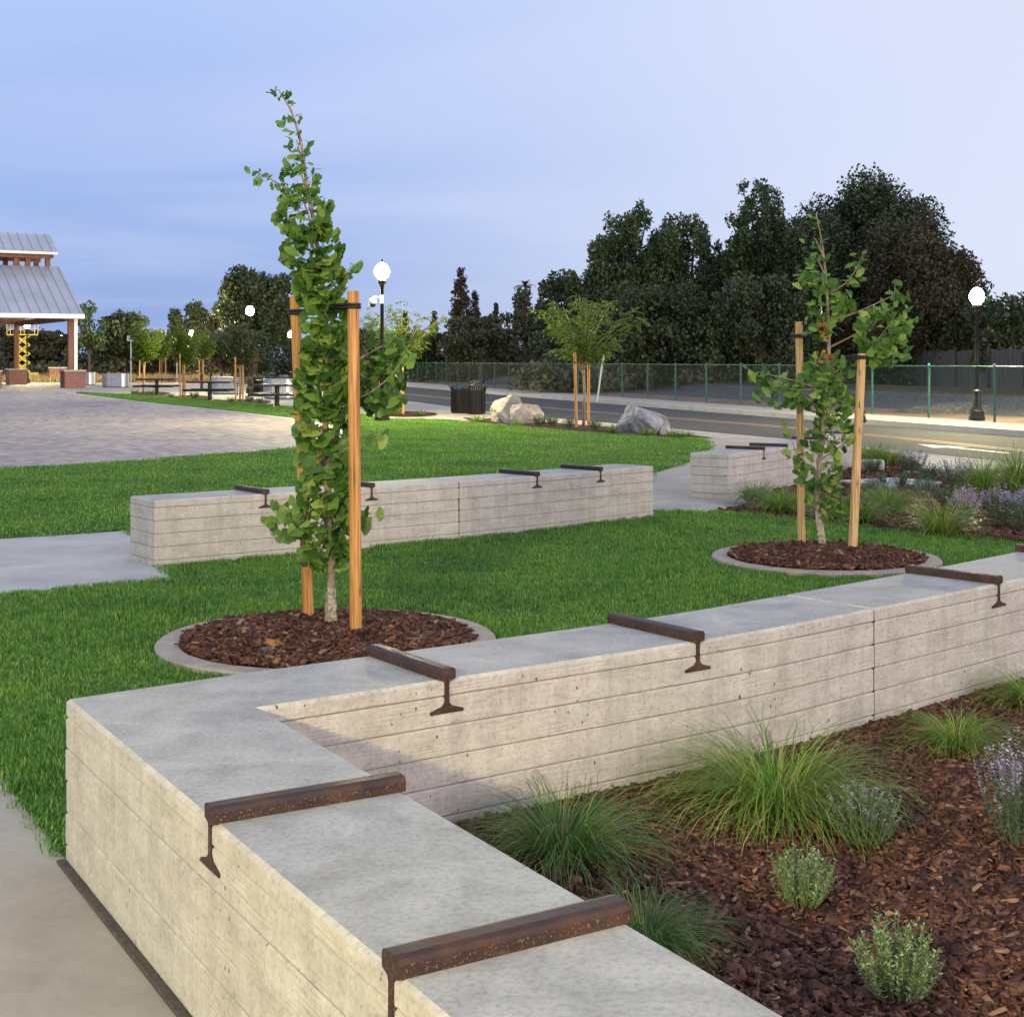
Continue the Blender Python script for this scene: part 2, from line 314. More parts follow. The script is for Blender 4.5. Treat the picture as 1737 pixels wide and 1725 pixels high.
def rail_mat():
    m, n, l, b = nmat('rusted_rail_steel'); ob = n.new('ShaderNodeTexCoord')
    z = N(n, 'ShaderNodeTexNoise', Scale=9.0, Detail=9, Roughness=0.7); l.new(ob.outputs['Object'], z.inputs['Vector'])
    c = ramp(n, l, z.outputs['Fac'], [(0.3, (0.028, 0.016, 0.014)), (0.5, (0.052, 0.028, 0.022)), (0.7, (0.11, 0.05, 0.028))])
    s = N(n, 'ShaderNodeTexNoise', Scale=210.0, Detail=3); l.new(ob.outputs['Object'], s.inputs['Vector'])
    sr = ramp(n, l, s.outputs['Fac'], [(0.58, (0, 0, 0)), (0.72, (.8, .8, .8))])
    ge = n.new('ShaderNodeNewGeometry'); sp = n.new('ShaderNodeSeparateXYZ'); l.new(ge.outputs['True Normal'], sp.inputs[0])
    up = N(n, 'ShaderNodeMath', operation='LESS_THAN'); l.new(sp.outputs['Z'], up.inputs[0]); up.inputs[1].default_value = 0.25
    fm = N(n, 'ShaderNodeMath', operation='MULTIPLY'); l.new(sr.outputs[0], fm.inputs[0]); l.new(up.outputs[0], fm.inputs[1])
    mx = N(n, 'ShaderNodeMix', data_type='RGBA'); l.new(fm.outputs[0], mx.inputs[0]); l.new(c.outputs[0], mx.inputs[6]); mx.inputs[7].default_value = (0.33, 0.24, 0.12, 1)
    l.new(mx.outputs[2], b.inputs['Base Color']); b.inputs['Metallic'].default_value = 0.35
    rr = ramp(n, l, z.outputs['Fac'], [(0.3, (0.38,)*3), (0.7, (0.7,)*3)]); l.new(rr.outputs[0], b.inputs['Roughness'])
    bp = N(n, 'ShaderNodeBump', Strength=0.5, Distance=0.003); l.new(s.outputs['Fac'], bp.inputs['Height']); l.new(bp.outputs[0], b.inputs['Normal'])
    return m
def net_mat():
    m, n, l, b = nmat('green_chain_link'); b.inputs['Base Color'].default_value = (0.015, 0.07, 0.055, 1); b.inputs['Roughness'].default_value = 0.6
    t = n.new('ShaderNodeBsdfTransparent'); mx = N(n, 'ShaderNodeMixShader'); mx.inputs[0].default_value = 0.15
    l.new(t.outputs[0], mx.inputs[1]); l.new(b.outputs[0], mx.inputs[2]); l.new(mx.outputs[0], n['Material Output'].inputs[0]); return m
def glow_mat():
    m, n, l, b = nmat('lit_globe'); e = N(n, 'ShaderNodeEmission'); e.inputs[0].default_value = (*LAMP_C, 1); e.inputs[1].default_value = LAMP_L
    l.new(e.outputs[0], n['Material Output'].inputs[0]); return m
M = {}
M['side'] = concrete_side()
M['top'] = concrete_flat('trowelled_concrete', (0.25, 0.245, 0.23), (0.375, 0.37, 0.345), (0.48, 0.47, 0.435), 4.2, 0.68)
M['core'] = rough_mat('groove_concrete', [(0.3, (0.20, 0.17, 0.14)), (0.7, (0.42, 0.38, 0.33))], 9)
M['pave'] = concrete_flat('broomed_concrete', (0.28, 0.248, 0.205), (0.36, 0.322, 0.27), (0.435, 0.40, 0.345), 1.3, 0.75, 0.18)
M['ring'] = concrete_flat('ring_concrete', (0.27, 0.225, 0.185), (0.36, 0.305, 0.255), (0.45, 0.39, 0.33), 5.0, 0.8)
M['kerb'] = concrete_flat('kerb_concrete', (0.36, 0.35, 0.33), (0.46, 0.45, 0.42), (0.54, 0.53, 0.50), 1.4, 0.8, 0.2)
M['pavers'] = paver_mat(); M['brick'] = brick_mat(); M['rail'] = rail_mat(); M['net'] = net_mat(); M['glow'] = glow_mat()
M['soil'] = rough_mat('lawn_soil', [(0.3, (0.035, 0.085, 0.018)), (0.7, (0.07, 0.15, 0.03))], 9, 0.95, 0.5, 80, 0.01, spec=0.1)
M['mulchbed'] = rough_mat('mulch_ground', [(0.3, (0.018, 0.010, 0.008)), (0.55, (0.05, 0.026, 0.018)), (0.75, (0.10, 0.05, 0.03))], 38, 0.95, 1.0, 60, 0.02, spec=0.15)
M['chip'] = leaf_mat('bark_chip', [(0.0, (0.026, 0.012, 0.009)), (0.35, (0.075, 0.032, 0.021)), (0.75, (0.145, 0.064, 0.04)), (0.95, (0.19, 0.095, 0.058)), (1.0, (0.34, 0.21, 0.13))], 0, 0.85, True, 0.2)
M['asphalt'] = rough_mat('asphalt', [(0.3, (0.035, 0.036, 0.042)), (0.7, (0.06, 0.06, 0.066))], 1.2, 0.85, 0.5, 90, 0.006, spec=0.3)
M['dirt'] = rough_mat('dry_dirt', [(0.3, (0.11, 0.082, 0.062)), (0.55, (0.19, 0.145, 0.11)), (0.75, (0.28, 0.22, 0.16))], 0.7, 0.95, 0.8, 14, 0.04, spec=0.2)
M['ballast'] = rough_mat('ballast_stone', [(0.3, (0.035, 0.035, 0.04)), (0.5, (0.08, 0.08, 0.086)), (0.7, (0.18, 0.175, 0.18))], 9, 0.95, 1.0, 12, 0.06, spec=0.2)
M['yellow'] = rough_mat('yellow_paint', [(0.3, (0.28, 0.16, 0.05)), (0.7, (0.42, 0.26, 0.09))], 5, 0.7, 0.2)
M['white'] = rough_mat('white_paint', [(0.35, (0.5, 0.5, 0.48)), (0.6, (0.78, 0.78, 0.75))], 6, 0.7, 0.2)
M['black'] = rough_mat('black_painted_metal', [(0.3, (0.008, 0.008, 0.009)), (0.7, (0.015, 0.014, 0.014))], 8, 0.35, 0.0, spec=0.35)
M['greenpost'] = flat_mat('green_coated_steel', (0.012, 0.085, 0.065), 0.5)
M['steel'] = rough_mat('galvanised_steel', [(0.3, (0.42, 0.43, 0.44)), (0.7, (0.62, 0.63, 0.64))], 5, 0.38, 0.1, metal=0.85)
M['greysteel'] = flat_mat('grey_painted_steel', (0.45, 0.47, 0.48), 0.5, 0.2)
M['railsteel'] = rough_mat('track_rail_steel', [(0.3, (0.015, 0.013, 0.015)), (0.7, (0.035, 0.028, 0.025))], 4, 0.6, 0.1)
M['stake'] = wood_mat('lodgepole_stake', (0.38, 0.16, 0.035), (0.55, 0.26, 0.065), (0.66, 0.37, 0.125))
M['stake2'] = wood_mat('pale_lodgepole_stake', (0.48, 0.27, 0.10), (0.64, 0.41, 0.18), (0.74, 0.53, 0.28))
M['rubber'] = flat_mat('black_rubber', (0.014, 0.014, 0.015), 0.55)
M['bark'] = rough_mat('young_bark', [(0.3, (0.16, 0.115, 0.075)), (0.55, (0.30, 0.23, 0.16)), (0.75, (0.42, 0.35, 0.26))], 22, 0.85, 0.8, 60, 0.004)
M['palebark'] = rough_mat('pale_flaking_bark', [(0.36, (0.12, 0.085, 0.055)), (0.5, (0.42, 0.36, 0.28)), (0.66, (0.66, 0.60, 0.50))], 40, 0.9, 1.0, 90, 0.008)
M['darkbark'] = rough_mat('dark_bark', [(0.3, (0.04, 0.03, 0.024)), (0.7, (0.10, 0.08, 0.06))], 5, 0.9, 0.8, 20, 0.03)
M['ginkgo'] = leaf_mat('ginkgo_leaf', [(0.0, (0.05, 0.12, 0.02)), (0.4, (0.115, 0.235, 0.036)), (0.8, (0.21, 0.35, 0.06)), (1.0, (0.36, 0.43, 0.09))], 0.4, 0.42, True)
M['ginkgo_m'] = leaf_mat('ginkgo_leaf_mass', [(0.0, (0.04, 0.105, 0.018)), (0.5, (0.10, 0.215, 0.032)), (1.0, (0.22, 0.34, 0.06))], 0.30, 0.42)
M['deadleaf'] = leaf_mat('dry_orange_leaf', [(0, (0.30, 0.11, 0.04)), (1, (0.46, 0.20, 0.07))], 0.2, 0.7)
M['pist'] = leaf_mat('pistache_leaf', [(0, (0.055, 0.12, 0.014)), (0.5, (0.11, 0.20, 0.022)), (1, (0.19, 0.27, 0.035))], 0.35, 0.5)
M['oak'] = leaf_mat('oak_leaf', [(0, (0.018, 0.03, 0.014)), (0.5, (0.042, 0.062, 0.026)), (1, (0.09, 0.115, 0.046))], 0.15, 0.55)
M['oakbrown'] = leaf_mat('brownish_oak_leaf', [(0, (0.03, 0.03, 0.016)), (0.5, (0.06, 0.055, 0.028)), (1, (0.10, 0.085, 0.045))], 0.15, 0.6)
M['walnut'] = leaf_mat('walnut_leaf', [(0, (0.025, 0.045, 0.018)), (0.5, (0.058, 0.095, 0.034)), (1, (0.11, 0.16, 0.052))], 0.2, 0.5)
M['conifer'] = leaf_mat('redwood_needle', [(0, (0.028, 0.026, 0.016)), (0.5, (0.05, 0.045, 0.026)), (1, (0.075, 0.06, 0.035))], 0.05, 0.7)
M['scrub'] = leaf_mat('grey_green_scrub', [(0, (0.04, 0.05, 0.025)), (0.5, (0.075, 0.085, 0.045)), (1, (0.13, 0.12, 0.07))], 0.15, 0.7)
def grass_mat():
    m = leaf_mat('lawn_blade', [(0, (0.045, 0.135, 0.022)), (0.5, (0.125, 0.31, 0.046)), (0.85, (0.26, 0.49, 0.09)), (0.97, (0.40, 0.56, 0.15)), (1.0, (0.50, 0.46, 0.22))], 0.42, 0.5)
    n = m.node_tree.nodes; l = m.node_tree.links; oi = n.new('ShaderNodeObjectInfo'); z = N(n, 'ShaderNodeTexNoise', Scale=0.9, Detail=5, Roughness=0.7); l.new(oi.outputs['Location'], z.inputs['Vector'])
    r = ramp(n, l, z.outputs['Fac'], [(0.3, (0.62, 0.70, 0.72)), (0.5, (0.95, 0.97, 0.9)), (0.7, (1.35, 1.18, 0.95))]); src = [x for x in n if x.type == 'VALTORGB'][0]
    mu = N(n, 'ShaderNodeMix', data_type='RGBA', blend_type='MULTIPLY'); mu.inputs[0].default_value = 1; tg = [k.to_socket for k in src.outputs[0].links]
    l.new(src.outputs[0], mu.inputs[6]); l.new(r.outputs[0], mu.inputs[7])
    for t in tg: l.new(mu.outputs[2], t)
    return m
M['grass'] = grass_mat()
M['sedge'] = leaf_mat('sedge_blade', [(0, (0.06, 0.15, 0.014)), (0.45, (0.15, 0.30, 0.028)), (0.82, (0.28, 0.41, 0.05)), (0.9, (0.44, 0.36, 0.12)), (1.0, (0.50, 0.38, 0.18))], 0.3, 0.45)
M['sedge_dark'] = leaf_mat('deep_green_sedge_blade', [(0, (0.045, 0.12, 0.022)), (0.5, (0.095, 0.22, 0.036)), (0.86, (0.19, 0.32, 0.06)), (0.92, (0.42, 0.32, 0.12)), (1.0, (0.42, 0.30, 0.14))], 0.3, 0.45)
M['straw'] = leaf_mat('straw_blade', [(0, (0.28, 0.20, 0.09)), (1, (0.48, 0.36, 0.18))], 0.2, 0.7)
M['thyme'] = leaf_mat('variegated_small_leaf', [(0, (0.11, 0.22, 0.075)), (0.5, (0.24, 0.36, 0.15)), (1, (0.50, 0.56, 0.28))], 0.25, 0.55)
M['germander'] = leaf_mat('grey_green_leaf', [(0, (0.05, 0.10, 0.05)), (0.5, (0.11, 0.18, 0.09)), (1, (0.22, 0.29, 0.16))], 0.25, 0.55)
M['lilac'] = leaf_mat('lilac_flower', [(0, (0.30, 0.25, 0.44)), (0.6, (0.46, 0.40, 0.58)), (1, (0.68, 0.62, 0.70))], 0.3, 0.6)
M['palepink'] = leaf_mat('pale_pink_flower', [(0, (0.46, 0.36, 0.46)), (1, (0.78, 0.68, 0.70))], 0.3, 0.6)
M['stem'] = flat_mat('green_stem', (0.10, 0.14, 0.05), 0.7)
M['rock_tan'] = rough_mat('tan_boulder', [(0.3, (0.26, 0.21, 0.17)), (0.5, (0.46, 0.40, 0.34)), (0.7, (0.64, 0.59, 0.53))], 2.6, 0.9, 0.9, 9, 0.05)
M['rock_grey'] = rough_mat('grey_boulder', [(0.3, (0.15, 0.14, 0.14)), (0.5, (0.30, 0.29, 0.28)), (0.7, (0.50, 0.48, 0.46))], 3.2, 0.9, 0.9, 9, 0.05)
M['roof'] = rough_mat('standing_seam_metal', [(0.3, (0.40, 0.42, 0.44)), (0.7, (0.52, 0.54, 0.56))], 0.6, 0.42, 0.0, metal=0.4)
M['timber'] = rough_mat('brown_timber', [(0.3, (0.16, 0.065, 0.035)), (0.7, (0.27, 0.12, 0.065))], 3, 0.7, 0.2, stretch=(1, 1, 0.2))
M['capstone'] = rough_mat('capstone', [(0.3, (0.36, 0.31, 0.25)), (0.7, (0.5, 0.44, 0.36))], 3, 0.8, 0.2)
M['liftyellow'] = flat_mat('yellow_lift_paint', (0.72, 0.58, 0.08), 0.45)
M['blue'] = flat_mat('blue_liner', (0.03, 0.13, 0.42), 0.5)
M['oldboard'] = rough_mat('weathered_fence_board', [(0.3, (0.05, 0.05, 0.055)), (0.7, (0.11, 0.105, 0.105))], 3, 0.9, 0.3, stretch=(4, 4, 0.3))
M['whiteplastic'] = flat_mat('white_housing', (0.75, 0.76, 0.78), 0.35)
M['darkglass'] = flat_mat('dark_dome', (0.02, 0.02, 0.025), 0.1)
# ================================================================== THE SETTING
def sheet(name, P, z, mat, kind='structure', thick=None, label=None):
    mb = MB()
    if thick: mb.prism(P, z-thick, z)
    else: mb.face([(*p, z) for p in ccw(P)])
    o = mb.build(name, mat); tag(o, label, None, None, kind); return o
G = gp
mb = MB().face([(-3000, -800, -0.22), (3000, -800, -0.22), (3000, 4500, -0.22), (-3000, 4500, -0.22)])
tag(mb.build('ground', M['dirt']), kind='structure')
ROAD_N = [(17, -8), (14, 3), (11, 12.5), (7.9, 21.9), (5.5, 29.0), (2.3, 36.6), (-0.4, 43.0), (-4.3, 56.5), (-12, 80), (-25, 120), (-50, 190), (-110, 350)]
ROAD_F = [(22, -8), (19, 2), (15.3, 18), (11.55, 31.9), (7.87, 43.7), (0.7, 67), (-6.45, 92), (-14.5, 120), (-37, 196), (-92, 380)]
road = ROAD_N + ROAD_F[::-1]
sheet('road', road, -0.13, M['asphalt'])
def offline(L, d):
    out = []
    for i in range(len(L)):
        a = np.array(L[max(i-1, 0)]); b = np.array(L[min(i+1, len(L)-1)]); t = (b-a)/np.linalg.norm(b-a)
        out.append(tuple(np.array(L[i]) + d*np.array((t[1], -t[0]))))     # positive d = to the right of travel
    return out
# pavement on the near side: one broad concrete slab
near_side = ROAD_N[:9] + [(-20, 104), (-75, 104), (-75, -8)]
sheet('pavement', near_side, 0.0, M['pave'], thick=0.2)
kn = ROAD_N[:9]
sheet('kerb', offline(kn, -0.003) + offline(kn, -0.17)[::-1], 0.006, M['kerb'], thick=0.19)
kf = ROAD_F[:9]
sheet('kerb_far_side', offline(kf, 0.003) + offline(kf, 0.18)[::-1], 0.02, M['kerb'], thick=0.2)
sheet('footpath', offline(kf, 0.188) + offline(kf, 2.2)[::-1], 0.014, M['pave'], thick=0.2)
back = offline(kf, 2.21)
sheet('verge', back + [(-70, 420), (900, 420), (900, -8)], 0.0, M['dirt'], thick=0.2)
sheet('field', [(-20.3, 104.2), (-27, 127), (-60, 218), (-120, 420), (-900, 420), (-900, 104.2)], -0.02, M['dirt'])
# painted lines on the road
def ribbon(name, L, w, z, mat, dash=None):
    a = offline(L, -w/2); b = offline(L, w/2); mb = MB()
    for i in range(len(L)-1): mb.face([(*a[i], z), (*b[i], z), (*b[i+1], z), (*a[i+1], z)])
    return tag(mb.build(name, mat), kind='structure')
mid = [(18.6, -8), (15.7, 3), (13.0, 14), (9.75, 27.0), (7.2, 36.2), (2.85, 47.2), (-2.2, 62), (-9.4, 86), (-20, 121)]
ribbon('centre_line', catmull(mid, 4), 0.12, -0.126, M['yellow'])
ribbon('centre_line_second', offline(catmull(mid, 4), 0.26), 0.12, -0.126, M['yellow'])
# white lane arrow, near lane, under the right lamp
ax, ay = G(1640, 762, -0.13); t = np.array((-0.30, 0.954)); s_ = np.array((0.954, 0.30)); q = lambda u, v: (ax + s_[0]*v + t[0]*u, ay + s_[1]*v + t[1]*u, -0.125)
mb = MB(); mb.face([q(-1.3, -.1), q(-1.3, .1), q(.5, .1), q(.5, -.1)]); mb.face([q(.5, -.42), q(.5, .42), q(1.7, 0)])
for k in (-2.6, -3.3): mb.face([q(k, -.5), q(k, .5), q(k+.3, .5), q(k+.3, -.5)])
tag(mb.build('lane_arrow', M['white']), kind='structure')
# plaza of small pavers with a concrete edge band
plaza_edge = [G(*p) for p in [(-420, 812), (-200, 806), (0, 797), (160, 789), (300, 778), (420, 769), (500, 761), (555, 751), (583, 742), (591, 735), (585, 728), (545, 717), (489, 708.5), (400, 698), (288, 687), (200, 676.5), (130, 668)]]
plaza = plaza_edge + [G(95, 661), (-30, 79), (-70, 74), (-70, 19)]
sheet('plaza_edge_band', plaza, 0.004, M['kerb'])
sheet('paver_plaza', offset_poly(ccw(plaza), 0.28), 0.009, M['pavers'])

# ---- walls: survey of front (F) and back lines
AX = np.array((0.5135, -0.858))                       # direction of the short arm, towards the camera
O_ = np.array((-1.425, 4.523)); I_ = np.array((-0.786, 4.41))
Fp = [(-0.786, 4.41), (-0.179, 4.83), (0.86, 5.56), (1.58, 6.17), (2.55, 7.04), (3.55, 8.02), (4.7, 9.25)]
Fs = catmull(Fp, 6); W = 0.49; HT = 0.52
def back_of(F, w): return offline([tuple(p) for p in F], -w)
Bs = back_of(Fs, W)
FARp = [(-2.76, 10.92), (-1.66, 11.74), (-0.474, 12.66), (0.52, 13.55), (1.45, 14.52)]
Ff = catmull(FARp, 6); Bf = back_of(Ff, W)
W3p = [(2.5, 16.35), (3.55, 17.9), (4.4, 19.5), (5.15, 21.3)]
F3 = catmull(W3p, 6); B3 = back_of(F3, W)
# ---- lawns
bed_low = [G(*p) for p in [(1190, 874), (1240, 871), (1320, 879), (1400, 888), (1480, 896), (1560, 904), (1640, 912), (1737, 922), (1900, 940)]]
lawnA = [tuple(O_), (-4.2, 9.2), (-2.49, 10.3), (-2.74, 10.9)] + [tuple(p) for p in Ff] + [G(1107, 868)] + bed_low[1:] + [tuple(p) for p in reversed([b for b in Bs if b[0] > -0.9])]
lawnB = [(-3.62, 13.3), (-4.56, 12.6), (-8.2, 9.95), (-16, 12), G(-420, 814)] + plaza_edge[1:] + \
        [G(*p) for p in [(131, 665.5), (288, 672), (400, 682), (489, 690), (600, 702), (660, 711), (760, 713), (850, 722), (1000, 735), (1130, 743), (1180, 743), (1200, 749), (1206, 757), (1197, 771), (1160, 787), (1107, 803)]] + \
        [tuple(p) for p in reversed(Bf) if p[0] > -2.7] + [(-2.9, 11.6)]
sheet('lawn', lawnA, 0.006, M['soil']); sheet('lawn_behind_bench', lawnB, 0.014, M['soil'])
# ---- planting beds (mulch ground), slightly mounded
def bed(name, P, z, amp, step=0.12):
    P = ccw(P); xs = [p[0] for p in P]; ys = [p[1] for p in P]
    bm = bmesh.new(); vs = [bm.verts.new((*p, z)) for p in P]; bm.faces.new(vs)
    bmesh.ops.triangulate(bm, faces=bm.faces[:]); me = bpy.data.meshes.new(name); bm.to_mesh(me); bm.free()
    return tag(link_mesh(name, me, M['mulchbed']), kind='structure')
bed_near = [tuple(I_)] + [tuple(p) for p in Fs[1:]] + [(6.5, 7.5), (6, 2), (3.2, -0.5), tuple(I_ + 4.7*AX)]
bed_mid = bed_low + [G(*p) for p in [(1950, 835), (1737, 817), (1640, 812), (1565, 797), (1552, 784), (1500, 769), (1445, 761)]] + [tuple(p) for p in reversed(F3) if p[0] > 3.05] + [G(1310, 851), G(1250, 862)]
bed_strip = [G(*p) for p in [(785, 709), (850, 712), (925, 717), (1000, 723), (1100, 731), (1215, 744), (1180, 743.2), (1130, 743.2), (1000, 735.2), (850, 722.2), (800, 716)]]
bed('mulch_bed', bed_near, 0.012, 0); bed('mulch_bed_beside_path', bed_mid, 0.012, 0); bed('mulch_strip', bed_strip, 0.018, 0)
patio_beds = []
for (x, y, rx, ry) in [(255, 668, 34, 3.2), (325, 675, 36, 4), (418, 682, 42, 4.5), (690, 703, 52, 4.5)]:
    P = [G(x + rx*math.cos(a), y + ry*math.sin(a)) for a in np.linspace(0, 2*math.pi, 20, endpoint=False)]
    bed('mulch_patch', P, 0.016, 0); patio_beds.append(P)
# ---- left path slabs with open joints
u = np.array((0.84, 0.545)); u /= np.linalg.norm(u); nrm = np.array((-u[1], u[0])); p0 = np.array((-2.49, 10.3))
path = bpy.data.objects.new('path', None); COL.objects.link(path); tag(path, kind='structure')
def pth(a, b): return tuple(p0 + u*a + nrm*b)
for a0, a1 in ((-1.55, 0.0), (-3.1, -1.57), (-4.65, -3.12), (-6.2, -4.67)):
    for b0, b1 in ((0.0, 1.52), (1.54, 3.05)):
        e = 0.32*b1 if a1 == 0 else 0; e0 = 0.32*b0 if a1 == 0 else 0
        m_ = MB().prism([pth(a0, b0), pth(a1+e0, b0), pth(a1+e, b1), pth(a0, b1)], 0.001, 0.014, 0.003)
        m_.build('slab', M['kerb'], path)
# dark joint filler between the near footway and the wall
jl = MB(); a = O_ - 0.004*np.array((0.858, 0.5135)); b = a - 0.026*np.array((0.858, 0.5135))
jl.prism([tuple(a), tuple(b), tuple(b + 5.0*AX), tuple(a + 5.0*AX)], 0.0005, 0.012, 0.003)
tag(jl.build('joint_filler', rough_mat('joint_grit', [(0.3, (0.03, 0.025, 0.02)), (0.7, (0.11, 0.09, 0.07))], 60, 0.9, 0.8, 120, 0.004)), kind='structure')

# ------------------------------------------------------------------ board-formed bench walls
ZC = [-0.10, 0.058, 0.160, 0.262, 0.364, 0.464]          # groove heights up the face
def bench_wall(name, label, segs, rails, group, joint=None):
    org = (*segs[0][0], 0.0)
    e = empty(name, org, label, 'bench wall', group)
    for P in segs:
        P = ccw(P)
        MB().prism(offset_poly(P, 0.009), -0.1, 0.50).build('core', M['core'], e, org)
        for z0, z1 in zip(ZC, ZC[1:]):
            g = 0.0032
            m_ = MB(); Q = offset_poly(P, random.uniform(-0.002, 0.0022))
            m_.prism(Q, z0 + (g if z0 > 0 else 0), z1 - g, 0.0055)
            m_.build('board_course', M['side'], e, org)
        MB().prism(P, ZC[-1] + 0.0035, HT, 0.011, 0, 1).build('cap_course', [M['side'], M['top']], e, org)
    if len(segs) > 1:
        # dark filler in the vertical joint between the two lengths
        jf, jb = np.array(joint[0]), np.array(joint[1]); n_ = (jb-jf)/np.linalg.norm(jb-jf); a_ = np.array((n_[1], -n_[0]))*.012; jf = jf+n_*.006; jb = jb-n_*.006
        MB().prism([tuple(jf-a_), tuple(jf+a_), tuple(jb+a_), tuple(jb-a_)], -.1, .509).build('joint_filler', M['rubber'], e, org)
    prof = [(-.066, -.118), (.066, -.118), (.066, -.108), (.020, -.094), (.0095, -.082), (.0085, -.020), (.012, -.010), (.034, -.003), (.035, .022), (.030, .031), (.016, .035), (-.016, .035), (-.030, .031), (-.035, .022), (-.034, -.003), (-.012, -.010), (-.0085, -.020), (-.0095, -.082), (-.020, -.094), (-.066, -.108)]
    for (p, n_) in rails:
        p = np.array(p); n_ = np.array(n_)/np.linalg.norm(n_); a_ = np.array((n_[1], -n_[0]))
        f = p - n_*0.004; k = p + n_*(W + 0.004); r = MB()
        A = [(f[0]+a_[0]*x, f[1]+a_[1]*x, HT+z+0.004) for x, z in prof]; B = [(k[0]+a_[0]*x, k[1]+a_[1]*x, HT+z+0.004) for x, z in prof]
        n = len(prof)
        for i in range(n): r.face([A[i], A[(i+1) % n], B[(i+1) % n], B[i]][::-1])
        r.face(A[::-1][::-1]); r.face(B[::-1])
        o = r.build('rail', M['rail'], e, org, weld=True); o['label'] = 'rusted brown railway rail set across the wall top'
    return e
def split(F, B, i, gap=0.006):
    F = [np.array(p) for p in F]; B = [np.array(p) for p in B]
    t = (F[i+1]-F[i-1]); t /= np.linalg.norm(t)
    return ([F[k] for k in range(i)] + [F[i]-t*gap], [B[k] for k in range(i)] + [B[i]-t*gap], [F[i]+t*gap] + F[i+1:], [B[i]+t*gap] + B[i+1:])
tp = lambda L: [tuple(p) for p in L]
f1, b1, f2, b2 = split(Fs, Bs, 18)
E1 = O_ + 4.7*AX; E2 = I_ + 4.7*AX
seg1 = [tuple(O_), tuple(E1), tuple(E2), tuple(I_)] + tp(f1[1:]) + tp([p for p in b1[::-1] if p[0] > -0.95])
seg2 = tp(f2) + tp(b2[::-1])
def frame_at(F, x):
    F = [np.array(p) for p in F]; i = int(np.argmin([abs(p[0]-x) for p in F])); i = min(max(i, 1), len(F)-2)
    for j in range(len(F)-1):
        if F[j][0] <= x <= F[j+1][0]:
            s = (x-F[j][0])/(F[j+1][0]-F[j][0]); p = F[j]*(1-s)+F[j+1]*s; t = F[j+1]-F[j]; return (tuple(p), (-t[1], t[0]))
rails1 = [frame_at(Fs, x) for x in (-0.222, 0.715, 2.36, 3.22)]
pn = np.array((0.858, 0.5135))
for (cx_, cy_) in ((-0.72, 3.316), (-0.222, 2.488)):
    c = np.array((cx_, cy_)); c = O_ + AX*((c-O_) @ AX); rails1.append((tuple(c), tuple(pn)))
bench_wall('concrete_bench_wall', 'long board-formed concrete seat wall turning a corner in the foreground', [seg1, seg2], rails1, 'concrete seat walls', (Fs[18], Bs[18]))
g1, h1, g2, h2 = split(Ff, Bf, 12)
bench_wall('concrete_bench_wall', 'concrete seat wall curving across the lawn behind the nearer staked tree', [tp(g1)+tp(h1[::-1]), tp(g2)+tp(h2[::-1])],
           [frame_at(Ff, x) for x in (-2.0, -1.2, 0.236, 0.87)], 'concrete seat walls', (Ff[12], Bf[12]))
bench_wall('concrete_bench_wall', 'farthest concrete seat wall, short, behind the right staked tree', [tp(F3)+tp(B3[::-1])],
           [frame_at(F3, x) for x in (3.05, 3.45, 4.3, 5.0)], 'concrete seat walls')

# ------------------------------------------------------------------ scattered stuff (grass, bark chips)
def scatter(name, pts, rot, scl, variants, label=None):
    me = bpy.data.meshes.new(name); me.vertices.add(len(pts)); me.vertices.foreach_set('co', np.asarray(pts, np.float32).ravel())
    a = me.attributes.new('rot', 'FLOAT_VECTOR', 'POINT'); a.data.foreach_set('vector', np.asarray(rot, np.float32).ravel())
    b = me.attributes.new('scl', 'FLOAT_VECTOR', 'POINT'); b.data.foreach_set('vector', np.asarray(scl, np.float32).ravel())
    me.update(); o = bpy.data.objects.new(name, me); COL.objects.link(o)
    c = bpy.data.collections.new(name + '_pieces')
    for v in variants: c.objects.link(v)
    nt = bpy.data.node_groups.new(name + '_scatter', 'GeometryNodeTree')
    nt.interface.new_socket('Geometry', in_out='INPUT', socket_type='NodeSocketGeometry'); nt.interface.new_socket('Geometry', in_out='OUTPUT', socket_type='NodeSocketGeometry')
    n = nt.nodes; l = nt.links; gi = n.new('NodeGroupInput'); go = n.new('NodeGroupOutput')
    ci = n.new('GeometryNodeCollectionInfo'); ci.inputs[0].default_value = c; ci.inputs[1].default_value = True; ci.inputs[2].default_value = True
    ip = n.new('GeometryNodeInstanceOnPoints'); ip.inputs['Pick Instance'].default_value = True
    ra = n.new('GeometryNodeInputNamedAttribute'); ra.data_type = 'FLOAT_VECTOR'; ra.inputs[0].default_value = 'rot'
    sa = n.new('GeometryNodeInputNamedAttribute'); sa.data_type = 'FLOAT_VECTOR'; sa.inputs[0].default_value = 'scl'
    l.new(gi.outputs[0], ip.inputs['Points']); l.new(ci.outputs[0], ip.inputs['Instance']); l.new(ra.outputs[0], ip.inputs['Rotation']); l.new(sa.outputs[0], ip.inputs['Scale'])
    l.new(ip.outputs[0], go.inputs[0]); md = o.modifiers.new('scatter', 'NODES'); md.node_group = nt
    return tag(o, label, None, None, 'stuff')
